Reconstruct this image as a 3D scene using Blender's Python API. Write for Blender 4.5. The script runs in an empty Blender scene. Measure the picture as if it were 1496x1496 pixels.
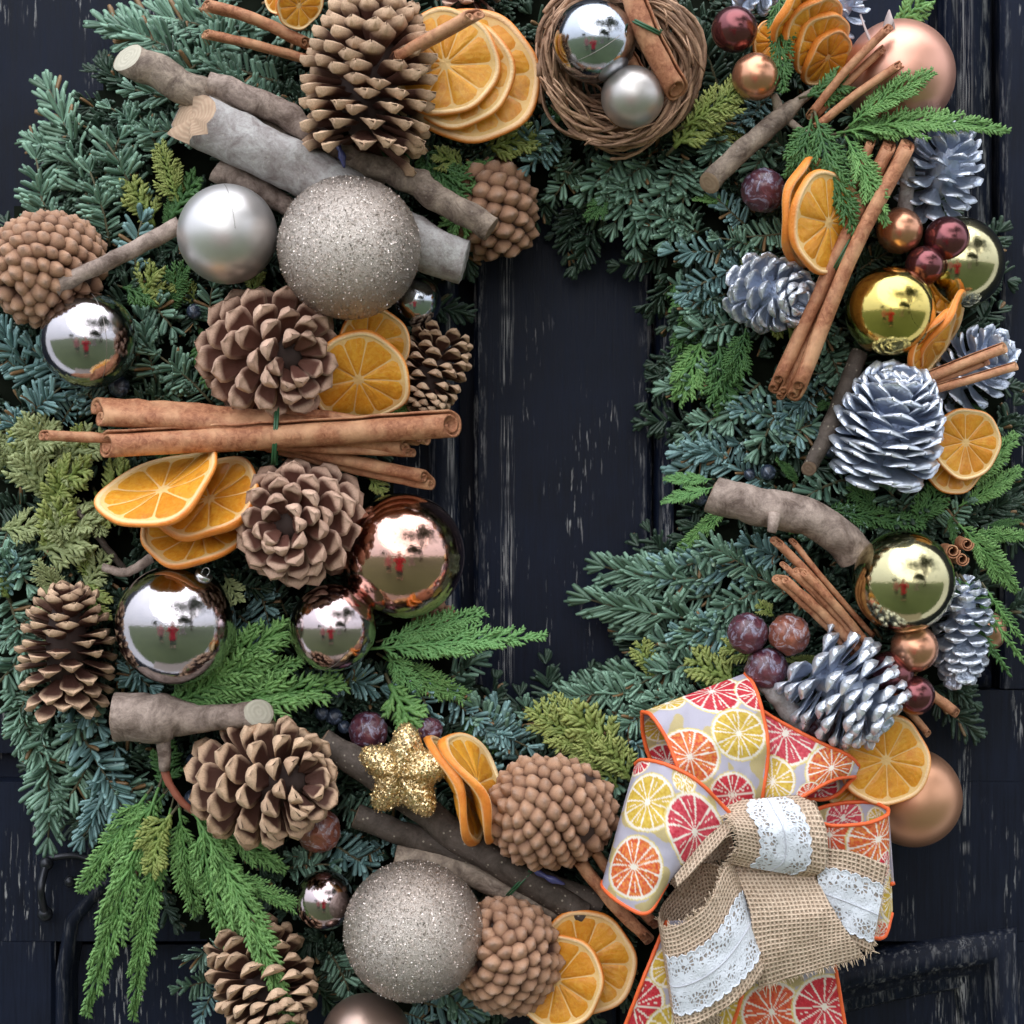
import bpy, math, random
import numpy as np
from mathutils import Vector, Matrix, noise

# ------------------------------------------------------------------ camera, sky, sun, exposure
S = 0.0004            # metres per unit of length used below (0.4 mm)
DC, F = 3150.0, 3000.0  # camera stands 1.26 m in front of the door
sc = bpy.context.scene
COL = sc.collection
cam_d = bpy.data.cameras.new('camera'); cam = bpy.data.objects.new('camera', cam_d); COL.objects.link(cam)
cam.location = (0, -DC * S, 0); cam.rotation_euler = (math.pi / 2, 0, 0)
cam_d.sensor_width = 36; cam_d.lens = 36 * F / 1496.0
cam_d.clip_start = 0.05; cam_d.clip_end = 500
cam_d.dof.use_dof = True; cam_d.dof.focus_distance = (DC - 200) * S; cam_d.dof.aperture_fstop = 9
sc.camera = cam
W = bpy.data.worlds.new('World'); sc.world = W; W.use_nodes = True
wt = W.node_tree; wt.nodes.clear()
wo = wt.nodes.new('ShaderNodeOutputWorld'); bg = wt.nodes.new('ShaderNodeBackground')
sky = wt.nodes.new('ShaderNodeTexSky'); sky.sky_type = 'NISHITA'; sky.sun_disc = False
sky.sun_elevation = math.radians(48); sky.sun_rotation = math.radians(172)
mixw = wt.nodes.new('ShaderNodeMix'); mixw.data_type = 'RGBA'
tcw = wt.nodes.new('ShaderNodeTexCoord'); nzw = wt.nodes.new('ShaderNodeTexNoise'); nzw.inputs['Scale'].default_value = 2.2
nzw.inputs['Detail'].default_value = 4
rmw = wt.nodes.new('ShaderNodeMapRange'); rmw.inputs[1].default_value = .3; rmw.inputs[2].default_value = .7
rmw.inputs[3].default_value = .80; rmw.inputs[4].default_value = .97
wt.links.new(tcw.outputs['Generated'], nzw.inputs['Vector']); wt.links.new(nzw.outputs['Fac'], rmw.inputs[0])
wt.links.new(rmw.outputs[0], mixw.inputs['Factor']); wt.links.new(sky.outputs[0], mixw.inputs['A'])
sxw = wt.nodes.new('ShaderNodeSeparateXYZ'); wt.links.new(tcw.outputs['Generated'], sxw.inputs[0])   # overcast sky: zenith brighter than horizon
gr = wt.nodes.new('ShaderNodeMapRange'); wt.links.new(sxw.outputs[2], gr.inputs[0]); gr.inputs[1].default_value = 0; gr.inputs[2].default_value = 1; gr.inputs[3].default_value = .62; gr.inputs[4].default_value = 1.75
vsw = wt.nodes.new('ShaderNodeVectorMath'); vsw.operation = 'SCALE'; vsw.inputs[0].default_value = (10.3, 10.9, 12.0); wt.links.new(gr.outputs[0], vsw.inputs['Scale'])
wt.links.new(vsw.outputs[0], mixw.inputs['B'])
wt.links.new(mixw.outputs['Result'], bg.inputs['Color']); bg.inputs['Strength'].default_value = 0.085
wt.links.new(bg.outputs[0], wo.inputs['Surface'])
sl = bpy.data.lights.new('sun', 'SUN'); sl.energy = 1.5; sl.angle = math.radians(90); sl.color = (1, .965, .92)
sun = bpy.data.objects.new('sun', sl); COL.objects.link(sun)
sun.rotation_euler = Vector((-0.12, 0.66, -0.74)).to_track_quat('-Z', 'Y').to_euler()
sc.view_settings.view_transform = 'Standard'; sc.view_settings.look = 'None'
sc.view_settings.exposure = 0.95; sc.view_settings.gamma = 1
sc.render.resolution_x = sc.render.resolution_y = 1024

# ------------------------------------------------------------------ helpers
random.seed(7); RNG = np.random.default_rng(11)
R = random.random
def U(a, b): return a + (b - a) * R()
def K(d): return (DC - d) / F
def P(x, y, d=150.0):
    k = K(d); return Vector(((x - 748) * k * S, -d * S, (748 - y) * k * S))
def V(dx, dy, dd=0.0): return Vector((dx, -dd, -dy))       # right, down, towards the viewer
def frame(along, normal):
    y = Vector(along).normalized(); z = Vector(normal); z = z - y * z.dot(y)
    if z.length < 1e-6: z = Vector((0.01, -1, 0.02)); z = z - y * z.dot(y)
    z.normalize(); x = y.cross(z)
    return Matrix((x, y, z)).transposed()
def M4(loc, rot, s=1.0):
    if not hasattr(s, '__len__'): s = (s, s, s)
    return Matrix.Translation(loc) @ rot.to_4x4() @ Matrix.Diagonal((s[0], s[1], s[2], 1))

def mesh(name, v, faces, mat=None, smooth=True, attrs=None):
    me = bpy.data.meshes.new(name)
    v = np.asarray(v, dtype=np.float32)
    if isinstance(faces, np.ndarray):
        n, k = faces.shape
        me.vertices.add(len(v)); me.vertices.foreach_set('co', v.ravel())
        me.loops.add(n * k); me.loops.foreach_set('vertex_index', faces.ravel().astype(np.int32))
        me.polygons.add(n); me.polygons.foreach_set('loop_start', (np.arange(n) * k).astype(np.int32))
        me.update(calc_edges=True)
    else:
        me.from_pydata([tuple(map(float, p)) for p in v], [], [tuple(int(i) for i in f) for f in faces])
    if smooth: me.polygons.foreach_set('use_smooth', [True] * len(me.polygons))
    for k, a in (attrs or {}).items():
        a = np.asarray(a, dtype=np.float32)
        if a.ndim == 1:
            at = me.attributes.new(k, 'FLOAT', 'POINT'); at.data.foreach_set('value', a)
        else:
            at = me.attributes.new(k, 'FLOAT_COLOR', 'POINT')
            if a.shape[1] == 3: a = np.concatenate([a, np.ones((len(a), 1), np.float32)], 1)
            at.data.foreach_set('color', a.ravel())
    if mat: me.materials.append(mat)
    me.update()
    return me
def obj(name, me, parent=None, mw=None, label=None, cat=None, group=None, kind=None):
    o = bpy.data.objects.new(name, me); COL.objects.link(o)
    if parent is not None: o.parent = parent
    if mw is not None: o.matrix_local = mw
    if label: o['label'] = label
    if cat: o['category'] = cat
    if group: o['group'] = group
    if kind: o['kind'] = kind
    return o
def empty(name, loc, label, cat, group=None, rot=None):
    return obj(name, None, None, M4(loc, rot or Matrix.Identity(3)), label, cat, group)

def catmull(pts, n):
    p = np.asarray(pts, float)
    if len(p) == 2: return p[0] + (p[1] - p[0]) * np.linspace(0, 1, n)[:, None]
    p = np.vstack([2 * p[0] - p[1], p, 2 * p[-1] - p[-2]])
    m = len(p) - 3; t = np.linspace(0, m - 1e-9, n); i = t.astype(int); f = (t - i)[:, None]
    a, b, c, d = p[i], p[i + 1], p[i + 2], p[i + 3]
    return .5 * ((2 * b) + (-a + c) * f + (2 * a - 5 * b + 4 * c - d) * f ** 2 + (-a + 3 * b - 3 * c + d) * f ** 3)

def rings(path, up=None):
    p = np.asarray(path, float); t = np.gradient(p, axis=0); t /= np.linalg.norm(t, axis=1)[:, None] + 1e-12
    u = np.array(up if up is not None else (0.13, -1, 0.21), float); out = []
    for k in range(len(p)):
        u = u - t[k] * u.dot(t[k]); u /= np.linalg.norm(u) + 1e-12
        out.append((u.copy(), np.cross(t[k], u)))
    return p, t, out
def tube(path, rad, sides=8, caps=True, up=None, jitter=0.0, prof=None):
    """verts, faces of a swept tube (prof: closed 2-D loop instead of a circle)"""
    p, t, fr = rings(path, up); n = len(p)
    rad = np.full(n, rad, float) if np.isscalar(rad) else np.asarray(rad, float)
    if prof is None:
        a = np.arange(sides) / sides * 2 * math.pi; prof = np.stack([np.cos(a), np.sin(a)], 1)
    m = len(prof); v = []
    for k in range(n):
        q = prof * rad[k]
        if jitter: q = q * (1 + jitter * (RNG.random((m, 1)) - .5))
        v.append(p[k] + q[:, :1] * fr[k][0] + q[:, 1:] * fr[k][1])
    v = np.concatenate(v); f = []
    for k in range(n - 1):
        for j in range(m):
            j2 = (j + 1) % m
            f.append((k * m + j, k * m + j2, (k + 1) * m + j2, (k + 1) * m + j))
    if caps:
        f.append(tuple(range(m))[::-1]); f.append(tuple((n - 1) * m + j for j in range(m)))
    return v, f
class MB:
    def __init__(s): s.v = []; s.f = []; s.a = {}; s.n = 0
    def add(s, v, f, **at):
        v = np.asarray(v, float); s.v.append(v); s.f += [tuple(i + s.n for i in q) for q in f]
        for k, x in at.items():
            s.a.setdefault(k, []).append(np.full(len(v), x, float) if np.isscalar(x) else np.asarray(x, float))
        s.n += len(v)
    def done(s, name, mat, smooth=True):
        return mesh(name, np.concatenate(s.v), s.f, mat, smooth, {k: np.concatenate(x) for k, x in s.a.items()})
def loc_np(pts):
    return np.array([tuple(P(*q)) for q in pts])

# ------------------------------------------------------------------ materials
class NT:
    def __init__(s, name):
        s.m = bpy.data.materials.new(name); s.m.use_nodes = True; s.t = s.m.node_tree; s.t.nodes.clear()
        s.o = s.t.nodes.new('ShaderNodeOutputMaterial'); s.b = s.n('BsdfPrincipled')
        s.t.links.new(s.b.outputs[0], s.o.inputs['Surface'])
    def n(s, k, **kw):
        x = s.t.nodes.new('ShaderNode' + k)
        for a, b in kw.items(): setattr(x, a, b)
        return x
    def put(s, sock, v):
        if hasattr(v, 'is_output') or isinstance(v, bpy.types.NodeSocket): s.t.links.new(v, sock)
        else: sock.default_value = (*v, 1) if (hasattr(v, '__len__') and len(v) == 3 and sock.type == 'RGBA') else v
        return s
    def noise(s, scale, detail=4, rough=.55, vec=None, dist=0):
        x = s.n('TexNoise'); x.inputs['Scale'].default_value = scale; x.inputs['Detail'].default_value = detail
        x.inputs['Roughness'].default_value = rough; x.inputs['Distortion'].default_value = dist
        if vec is not None: s.put(x.inputs['Vector'], vec)
        return x.outputs['Fac']
    def coord(s, which='Object', scale=None, rot=None):
        x = s.n('TexCoord').outputs[which]
        if scale:
            m = s.n('Mapping'); s.put(m.inputs['Vector'], x); m.inputs['Scale'].default_value = scale
            if rot: m.inputs['Rotation'].default_value = rot
            return m.outputs[0]
        return x
    def attr(s, name, out='Fac'):
        x = s.n('Attribute'); x.attribute_name = name; return x.outputs[out]
    def rnd(s): return s.n('ObjectInfo').outputs['Random']
    def mr(s, v, a, b, c=0., d=1.):
        x = s.n('MapRange'); s.put(x.inputs[0], v)
        for i, q in enumerate((a, b, c, d)): x.inputs[i + 1].default_value = q
        return x.outputs[0]
    def mix(s, f, a, b, mode='MIX'):
        x = s.n('Mix'); x.data_type = 'RGBA'; x.blend_type = mode
        s.put(x.inputs['Factor'], f); s.put(x.inputs['A'], a); s.put(x.inputs['B'], b); return x.outputs['Result']
    def math(s, op, a, b=0.):
        x = s.n('Math'); x.operation = op; s.put(x.inputs[0], a); s.put(x.inputs[1], b); return x.outputs[0]
    def bump(s, h, strength=.3, dist=.001, chain=None):
        x = s.n('Bump'); x.inputs['Strength'].default_value = strength; x.inputs['Distance'].default_value = dist
        s.put(x.inputs['Height'], h)
        if chain is not None: s.put(x.inputs['Normal'], chain)
        s.put(s.b.inputs['Normal'], x.outputs[0]); return x.outputs[0]
    def set(s, **kw):
        for k, v in kw.items(): s.put(s.b.inputs[k.replace('_', ' ')], v)
        return s
    def translucent(s, col, f):
        tr = s.n('BsdfTranslucent'); s.put(tr.inputs[0], col); mx = s.n('MixShader'); mx.inputs[0].default_value = f
        s.t.links.new(s.b.outputs[0], mx.inputs[1]); s.t.links.new(tr.outputs[0], mx.inputs[2])
        s.t.links.new(mx.outputs[0], s.o.inputs['Surface']); return s

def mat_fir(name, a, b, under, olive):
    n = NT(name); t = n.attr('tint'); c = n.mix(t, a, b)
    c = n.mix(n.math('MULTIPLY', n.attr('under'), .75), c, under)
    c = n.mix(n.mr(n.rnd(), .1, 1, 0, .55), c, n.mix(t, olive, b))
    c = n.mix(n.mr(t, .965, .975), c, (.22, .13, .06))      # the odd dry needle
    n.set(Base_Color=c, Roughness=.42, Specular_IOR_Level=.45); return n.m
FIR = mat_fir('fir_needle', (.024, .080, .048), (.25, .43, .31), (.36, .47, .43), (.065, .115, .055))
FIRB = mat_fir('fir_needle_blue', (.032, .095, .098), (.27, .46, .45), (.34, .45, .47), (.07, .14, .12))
FIRD = mat_fir('fir_needle_painted_shade', (.010, .028, .018), (.045, .085, .052), (.10, .15, .12), (.035, .06, .02))  # darker copy of the needles: shade between sprigs put into the colour
def mat_cyp(name, a, b, tipc):
    n = NT(name); c = n.mix(n.attr('tint'), a, b); c = n.mix(n.math('MULTIPLY', n.attr('tip'), .55), c, tipc)
    c = n.mix(n.math('MULTIPLY', n.noise(900, 2, vec=n.coord()), .5), c, a)
    n.set(Base_Color=c, Roughness=.5, Specular_IOR_Level=.35); n.bump(n.noise(2600, 1, vec=n.coord()), .35, .0006); return n.m
CYP = mat_cyp('cypress_leaf', (.045, .14, .032), (.20, .41, .12), (.34, .55, .2))
CYPD = mat_cyp('cypress_leaf_dark', (.026, .085, .028), (.08, .19, .055), (.14, .28, .08))
CYPP = mat_cyp('cypress_leaf_pale', (.10, .26, .08), (.20, .42, .15), (.30, .52, .2))
CYPY = mat_cyp('cypress_leaf_golden', (.11, .17, .035), (.29, .38, .10), (.50, .48, .17))
CYPO = mat_cyp('cypress_leaf_olive', (.16, .20, .08), (.36, .42, .19), (.50, .54, .27))
def simple(name, col, rough=.6, **kw):
    n = NT(name); n.set(Base_Color=col, Roughness=rough, **kw); return n.m
STEM = simple('green_brown_stem', (.09, .08, .04), .7)
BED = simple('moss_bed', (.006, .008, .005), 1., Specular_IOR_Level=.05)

def mat_cone(name, body, edge, umbo, r=.62):
    n = NT(name); c = n.mix(n.attr('tip'), body, edge)
    c = n.mix(n.math('MULTIPLY', n.attr('umbo'), .8), c, umbo)
    c = n.mix(n.mr(n.rnd(), 0, 1, 0, .35), c, n.mix(.6, body, (.22, .11, .07)))
    ns = n.noise(9, 4, .65, n.coord('Object', (3.2, .7, 3.2))); c = n.mix(n.mr(ns, .48, .75, 0, .45), c, body); c = n.mix(n.mr(n.noise(130, 4, .6, n.coord('Generated')), .5, .75, 0, 0), c, body)
    n.set(Base_Color=c, Roughness=r, Specular_IOR_Level=.3); n.bump(ns, .6, .0012); return n.m
CONE = mat_cone('cone_scale_brown', (.12, .045, .032), (.70, .47, .35), (.7, .5, .4))
CONEA = mat_cone('cone_scale_tan', (.075, .030, .022), (.74, .51, .34), (.76, .56, .4))
CONEK = mat_cone('cone_knob_tan', (.06, .022, .014), (.58, .33, .20), (.50, .34, .26), .5)
CORE = simple('cone_core', (.035, .018, .014), .8)
def mat_silver():
    n = NT('silver_paint'); ns = n.noise(6, 4, vec=n.coord())
    c = n.mix(n.attr('tip'), (.44, .50, .62), (.72, .76, .84)); c = n.mix(n.mr(ns, .58, .8, 0, .4), c, (.20, .22, .26))
    n.set(Base_Color=c, Metallic=.72, Roughness=.30); n.bump(ns, .6, .0015); return n.m
SILV = mat_silver()

def mat_bark(name, a, b, spot, sp=.5):
    n = NT(name); co = n.coord('Object'); ns = n.noise(75, 7, .72, co, .6); fine = n.noise(700, 5, .7, co)
    c = n.mix(n.mr(ns, .36, .64), a, b)
    v = n.n('TexVoronoi'); v.inputs['Scale'].default_value = 260; n.put(v.inputs['Vector'], co)
    c = n.mix(n.mr(v.outputs['Distance'], .12, .2, sp, 0), c, spot); c = n.mix(n.mr(fine, .5, .75, 0, .45), c, n.mix(.5, a, (.02, .016, .014)))
    n.set(Base_Color=c, Roughness=.7, Specular_IOR_Level=.3)
    cr = n.n('TexVoronoi'); cr.feature = 'DISTANCE_TO_EDGE'; cr.inputs['Scale'].default_value = 240; n.put(cr.inputs['Vector'], n.n('TexCoord').outputs['Object'])
    n.bump(n.mix(.08, n.mix(.4, ns, fine), n.mr(cr.outputs['Distance'], 0, .2)), .75, .0013); return n.m
BARKG = mat_bark('bark_grey_green', (.19, .155, .15), (.44, .43, .42), (.5, .48, .42), .35)
BARKB = mat_bark('bark_brown_grey', (.10, .07, .055), (.40, .32, .25), (.4, .35, .3), .3)
BARKM = mat_bark('bark_mauve', (.11, .075, .06), (.42, .33, .28), (.36, .3, .27), .2)
BARKD = mat_bark('bark_dark_speckled', (.05, .038, .03), (.12, .095, .08), (.38, .33, .26), .7)
def mat_cut(name, a, b):
    n = NT(name); g = n.n('TexWave'); g.wave_type = 'RINGS'; g.rings_direction = 'SPHERICAL'; g.inputs['Scale'].default_value = 110
    g.inputs['Distortion'].default_value = 3.5; n.put(g.inputs['Vector'], n.coord())
    n.set(Base_Color=n.mix(n.mr(n.noise(260, 5, .7, n.coord()), .3, .7), a, n.mix(n.math('MULTIPLY', g.outputs['Fac'], .5), a, b)), Roughness=.8); n.bump(g.outputs['Fac'], .3, .0004); return n.m
CUT = mat_cut('cut_wood', (.42, .39, .31), (.60, .57, .47)); CUTO = mat_cut('cut_wood_orange', (.36, .24, .16), (.56, .43, .30))
CUTB = mat_cut('cut_wood_brown', (.20, .13, .09), (.33, .25, .17))
def mat_cinn(name, a, b, c3):
    n = NT(name); co = n.coord('Object'); ns = n.noise(330, 6, .7, co, .8); n2 = n.noise(70, 3, .5, co)
    c = n.mix(n.mr(ns, .35, .7), a, b); c = n.mix(n.mr(n2, .45, .7, 0, .8), c, c3)
    c = n.mix(n.mr(n.rnd(), 0, 1, 0, .3), c, a)
    n.set(Base_Color=c, Roughness=.62, Specular_IOR_Level=.3); n.bump(ns, .5, .0009); return n.m
CINN = mat_cinn('cinnamon_bark', (.22, .075, .036), (.56, .26, .135), (.66, .38, .21))

def mat_mirror(name, col, rough=.085):
    n = NT(name); ns = n.noise(40, 2, vec=n.coord()); n.set(Base_Color=col, Metallic=1., Roughness=n.mr(ns, .3, .7, rough * .6, rough * 1.5)); n.bump(n.noise(35, 1, vec=n.coord()), .03, .002); return n.m
def mat_matte(name, col, rough=.40):
    n = NT(name); n.set(Base_Color=col, Metallic=.85, Roughness=rough, Coat_Weight=.15, Coat_Roughness=.3)
    n.bump(n.noise(1500, 2, vec=n.coord()), .04, .0004); return n.m
MIR_S = mat_mirror('mirror_silver', (.44, .465, .51)); MIR_C = mat_mirror('mirror_champagne', (.47, .44, .455))
MIR_R = mat_mirror('mirror_rose', (.50, .41, .415)); MIR_CU = mat_mirror('mirror_copper', (.62, .37, .30))
MIR_G = mat_mirror('mirror_gold', (.49, .44, .25)); MIR_G2 = mat_mirror('mirror_gold_bright', (.60, .47, .14))
MAT_CH = mat_matte('matte_champagne', (.60, .58, .575)); MAT_GR = mat_matte('matte_grey_champagne', (.52, .49, .47))
MAT_RO = mat_matte('matte_rose', (.74, .39, .29), .42); MAT_CO = mat_matte('matte_copper', (.62, .32, .19), .4)
MAT_BR = mat_matte('matte_brown', (.42, .3, .25), .36)
PEARL_CU = mat_matte('pearl_copper', (.62, .30, .18), .26); PEARL_MA = mat_matte('pearl_maroon', (.17, .055, .06), .17)
SEAM = simple('mould_seam', (.30, .27, .25), .4, Metallic=.7); CAPM = simple('neck_shade_disc', (.03, .028, .01), .35, Metallic=.8)  # dark disc colour paints the shade inside the bauble's open neck
CAPS = simple('silver_cap', (.6, .6, .6), .3, Metallic=1.)
def mat_glitter(name, a, b, dark, scale=1150, amt=1.15):
    n = NT(name); v = n.n('TexVoronoi'); v.inputs['Scale'].default_value = scale; n.put(v.inputs['Vector'], n.coord())
    sub = n.n('VectorMath'); sub.operation = 'SUBTRACT'; n.put(sub.inputs[0], v.outputs['Color']); sub.inputs[1].default_value = (.5, .5, .5)
    sca = n.n('VectorMath'); sca.operation = 'SCALE'; n.put(sca.inputs[0], sub.outputs[0]); sca.inputs['Scale'].default_value = amt
    add = n.n('VectorMath'); add.operation = 'ADD'; n.put(add.inputs[0], n.n('NewGeometry').outputs['Normal']); n.put(add.inputs[1], sca.outputs[0])
    nor = n.n('VectorMath'); nor.operation = 'NORMALIZE'; n.put(nor.inputs[0], add.outputs[0])
    n.put(n.b.inputs['Normal'], nor.outputs[0])
    sp = n.n('SeparateColor'); n.put(sp.inputs[0], v.outputs['Color'])
    c = n.mix(n.mr(sp.outputs[1], .1, .9), a, b); c = n.mix(n.mr(sp.outputs[2], .0, .25, 1, 0), c, dark)
    n.set(Base_Color=c, Metallic=.9, Roughness=.28); return n.m
GLIT = mat_glitter('glitter_champagne', (.36, .29, .25), (.95, .88, .80), (.17, .125, .10), 1150, 1.6)
GLIG = mat_glitter('glitter_gold', (.55, .38, .17), (1., .84, .52), (.32, .20, .08), 1250)

def mat_flesh():
    n = NT('dried_orange_flesh'); co = n.coord('Object'); v = n.attr('vein'); ns = n.noise(330, 5, .6, co, 1.)
    c = n.mix(n.mr(ns, .3, .7), (.84, .34, .018), (.95, .56, .07)); c = n.mix(n.mr(v, .7, 1, 0, .35), c, (.92, .62, .2))
    c = n.mix(n.mr(n.rnd(), .2, 1, 0, .45), c, (.66, .20, .012)); c = n.mix(n.mr(n.noise(48, 5, .65, co), .58, .70, 0, .5), c, (.50, .17, .012))
    n.set(Base_Color=c, Roughness=.38, Specular_IOR_Level=.45, Coat_Weight=.2, Coat_Roughness=.25); n.bump(n.mix(.35, ns, v), .45, .0008)
    n.translucent(c, .34); return n.m
def mat_pith():
    n = NT('orange_pith'); ns = n.noise(500, 4, .6, n.coord())
    n.set(Base_Color=n.mix(ns, (.80, .46, .13), (.90, .66, .32)), Roughness=.7); n.bump(ns, .4, .0008); n.translucent((.9, .7, .4), .15); return n.m
def mat_rind():
    n = NT('orange_rind'); v = n.n('TexVoronoi'); v.inputs['Scale'].default_value = 900; n.put(v.inputs['Vector'], n.coord())
    ns = n.noise(120, 3, vec=n.coord()); c = n.mix(n.mr(ns, .3, .7), (.70, .19, .02), (.84, .31, .045))
    c = n.mix(n.attr('pale'), c, (.92, .74, .42)); c = n.mix(n.mr(n.rnd(), 0, 1, 0, .25), c, (.6, .14, .015))
    n.set(Base_Color=c, Roughness=.5); n.bump(v.outputs['Distance'], .35, .0006); return n.m
FLESH, PITH, RIND = mat_flesh(), mat_pith(), mat_rind()
def mat_fruit(name, a, b, bloom):
    n = NT(name); co = n.coord(); ns = n.noise(75, 4, .6, co, 1.5); c = n.mix(n.mr(ns, .35, .65), a, b)
    c = n.mix(n.mr(n.noise(110, 4, .65, co, 2.), .5, .62, 0, .8), c, bloom); n.set(Base_Color=c, Roughness=.34, Coat_Weight=.4, Coat_Roughness=.2)
    n.bump(ns, .8, .002); return n.m
FRUIT = mat_fruit('wrinkled_fruit_purple', (.05, .014, .03), (.13, .035, .045), (.30, .29, .40))
FRUITR = mat_fruit('wrinkled_fruit_russet', (.14, .04, .03), (.28, .09, .05), (.44, .40, .46))
JUN = mat_fruit('juniper_berry', (.012, .018, .035), (.03, .045, .075), (.16, .20, .28))
WIREG = simple('green_wire', (.02, .09, .035), .4); GLUE = simple('blue_glue', (.10, .11, .30), .2, Transmission_Weight=.3)
REDT = simple('red_brown_twig', (.28, .085, .05), .6)

def mat_paint():
    n = NT('navy_door_paint'); co = n.coord('Object')
    big = n.noise(9, 4, .6, co)
    mp = n.n('Mapping'); n.put(mp.inputs['Vector'], co); mp.inputs['Scale'].default_value = (1, 1, .045)
    g = n.noise(620, 5, .7, mp.outputs[0])
    mp2 = n.n('Mapping'); n.put(mp2.inputs['Vector'], co); mp2.inputs['Scale'].default_value = (1, 1, .09); mp2.inputs['Location'].default_value = (3, 1, 2)
    g2 = n.noise(640, 3, .55, mp2.outputs[0])
    patch = n.noise(24, 3, .55, n.coord('Object', (1.6, 1, .45)))
    c = n.mix(n.mr(g, .3, .7), (.0022, .0036, .0085), (.0065, .0102, .0225)); c = n.mix(n.mr(big, .4, .7, 0, .5), c, (.009, .015, .038))
    thr = n.math('MULTIPLY', n.mr(patch, .53, .62), n.mr(g2, .60, .64))
    wear = n.math('MULTIPLY', thr, n.mr(g, .42, .50)); wear = n.math('MAXIMUM', wear, n.math('MULTIPLY', n.attr('edge'), n.mr(n.noise(330, 5, .7, n.coord('Object', (1, 1, .12))), .52, .66)))
    sx = n.n('SeparateXYZ'); n.put(sx.inputs[0], co); lm = n.n('Mapping'); n.put(lm.inputs['Vector'], co); lm.inputs['Scale'].default_value = (1, 1, .018)
    ln = n.noise(1150, 3, .6, lm.outputs[0]); ln2 = n.noise(30, 3, .6, n.coord('Object', (.3, 1, .7)))
    for xc, wd in ((P(741, 0, 0).x, .0048), (P(658, 0, 0).x, .003), (P(1408, 0, 0).x, .005)):
        bnd = n.mr(n.math('ABSOLUTE', n.math('SUBTRACT', sx.outputs[0], xc)), wd * .4, wd, 1, 0)
        wear = n.math('MAXIMUM', wear, n.math('MULTIPLY', n.math('MULTIPLY', bnd, n.mr(ln, .52, .58)), n.mr(ln2, .42, .52)))
    c = n.mix(n.math('MULTIPLY', wear, .8), c, (.36, .36, .36))
    n.set(Base_Color=c, Roughness=n.mr(g, .3, .7, .40, .62), Specular_IOR_Level=.16)
    n.bump(n.math('SUBTRACT', g, n.math('MULTIPLY', wear, .4)), .35, .0011); return n.m
PAINT = mat_paint()
IRON = simple('black_iron', (.02, .022, .028), .33, Metallic=.5)

# ------------------------------------------------------------------ shape of the wreath body
def band(x, y):
    r = math.hypot(x - 825, y - 685) + 1e-6; fi = math.sqrt(((x - 825) / (160 if x > 825 else 222)) ** 2 + ((y - 685) / (335 if y > 685 else 368)) ** 2); di = r - r / fi
    do = (1 - math.sqrt(((x - 700) / 800) ** 2 + ((y - 690) / 830) ** 2)) * 815
    if x > 1150 and y > 950: do -= min(90, .45 * (y - 950))
    return min(di, do)
def hgt(x, y):
    m = min(1, max(0, band(x, y) / 190)); return 30 + 115 * math.sqrt(max(0, 1 - (1 - m) ** 2))

# ================================================================== SETTING: door
def boxm(x0, x1, y0, y1, d0, d1, nz=1, bev=5, edge=(0, 0)):
    """panel-like block with bevelled front edge, in world metres; edge = wear on left/right arris"""
    a = P(x0, y0, d1); b = P(x1, y1, d1); k = K(d1); bv = bev * S * k
    xs0, xs1, zt, zb = a.x, b.x, a.z, b.z; yf, yb = -d1 * S, -d0 * S
    prof = [(xs0, yb), (xs0, yf + bv), (xs0 + bv, yf), (xs0 + 3 * bv, yf), (xs1 - 3 * bv, yf), (xs1 - bv, yf), (xs1, yf + bv), (xs1, yb)]
    e = [edge[0], edge[0], edge[0], 0, 0, edge[1], edge[1], edge[1]]
    v = []; f = []; at = []
    for z in (zt, zb):
        for (x, y), q in zip(prof, e): v.append((x, y, z)); at.append(q)
    m = len(prof)
    for j in range(m - 1): f.append((j, j + 1, m + j + 1, m + j))
    f.append(tuple(range(m))[::-1]); f.append(tuple(range(m, 2 * m)))
    return v, f, at
def boxo(name, parent, *a, **k):
    v, f, at = boxm(*a, **k); m = MB(); m.add(v, f, edge=at); o = obj(name, m.done(name, PAINT, False), parent); return o
def sweep(name, parent, pts, prof, eprof, kindn=None):
    """moulding: prof = list of (offset across, height) in px swept along world polyline pts (px,py,d)"""
    p = loc_np(pts); n = len(p); v = []; at = []
    for k in range(n):
        t = (p[min(k + 1, n - 1)] - p[max(k - 1, 0)]); t /= np.linalg.norm(t); side = np.array((t[2], 0, -t[0]))
        c = 1.0
        if 0 < k < n - 1:
            t1 = p[k] - p[k - 1]; t1 /= np.linalg.norm(t1); s1 = np.array((t1[2], 0, -t1[0])); c = 1 / max(.4, side.dot(s1))
        for (o_, h), e in zip(prof, eprof): v.append(p[k] + side * o_ * S * c + np.array((0, -h * S, 0))); at.append(e)
    m = len(prof); f = []
    for k in range(n - 1):
        for j in range(m - 1): f.append((k * m + j, k * m + j + 1, (k + 1) * m + j + 1, (k + 1) * m + j))
    f.append(tuple(range(m))); f.append(tuple((n - 1) * m + j for j in range(m))[::-1])
    mb = MB(); mb.add(v, f, edge=at); return obj(name, mb.done(name, PAINT, True), parent)
door = empty('door', P(748, 748, 0), 'old panelled wooden door in worn navy blue paint behind the wreath', 'door')
door.location = (0, 0, 0)
boxo('backboard', door, -700, 2200, -900, 2600, -140, -62)
boxo('centre_stile', door, 692, 952, -900, 1120, -60, 0, edge=(1, .7), bev=7)
boxo('panel', door, -250, 640, -900, 1100, -60, -30)
boxo('panel', door, 1000, 1360, -900, 985, -60, -30)
BEAD = [(-26, -30), (-24, -6), (-16, 2), (-4, 5), (8, 3), (15, -3), (20, -12), (23, -30)]
sweep('moulding', door, [(640, -900, 0), (645, 400, 0), (650, 1110, 0)], BEAD, [0, 0, .3, .2, 0, .5, .9, .3])
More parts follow.
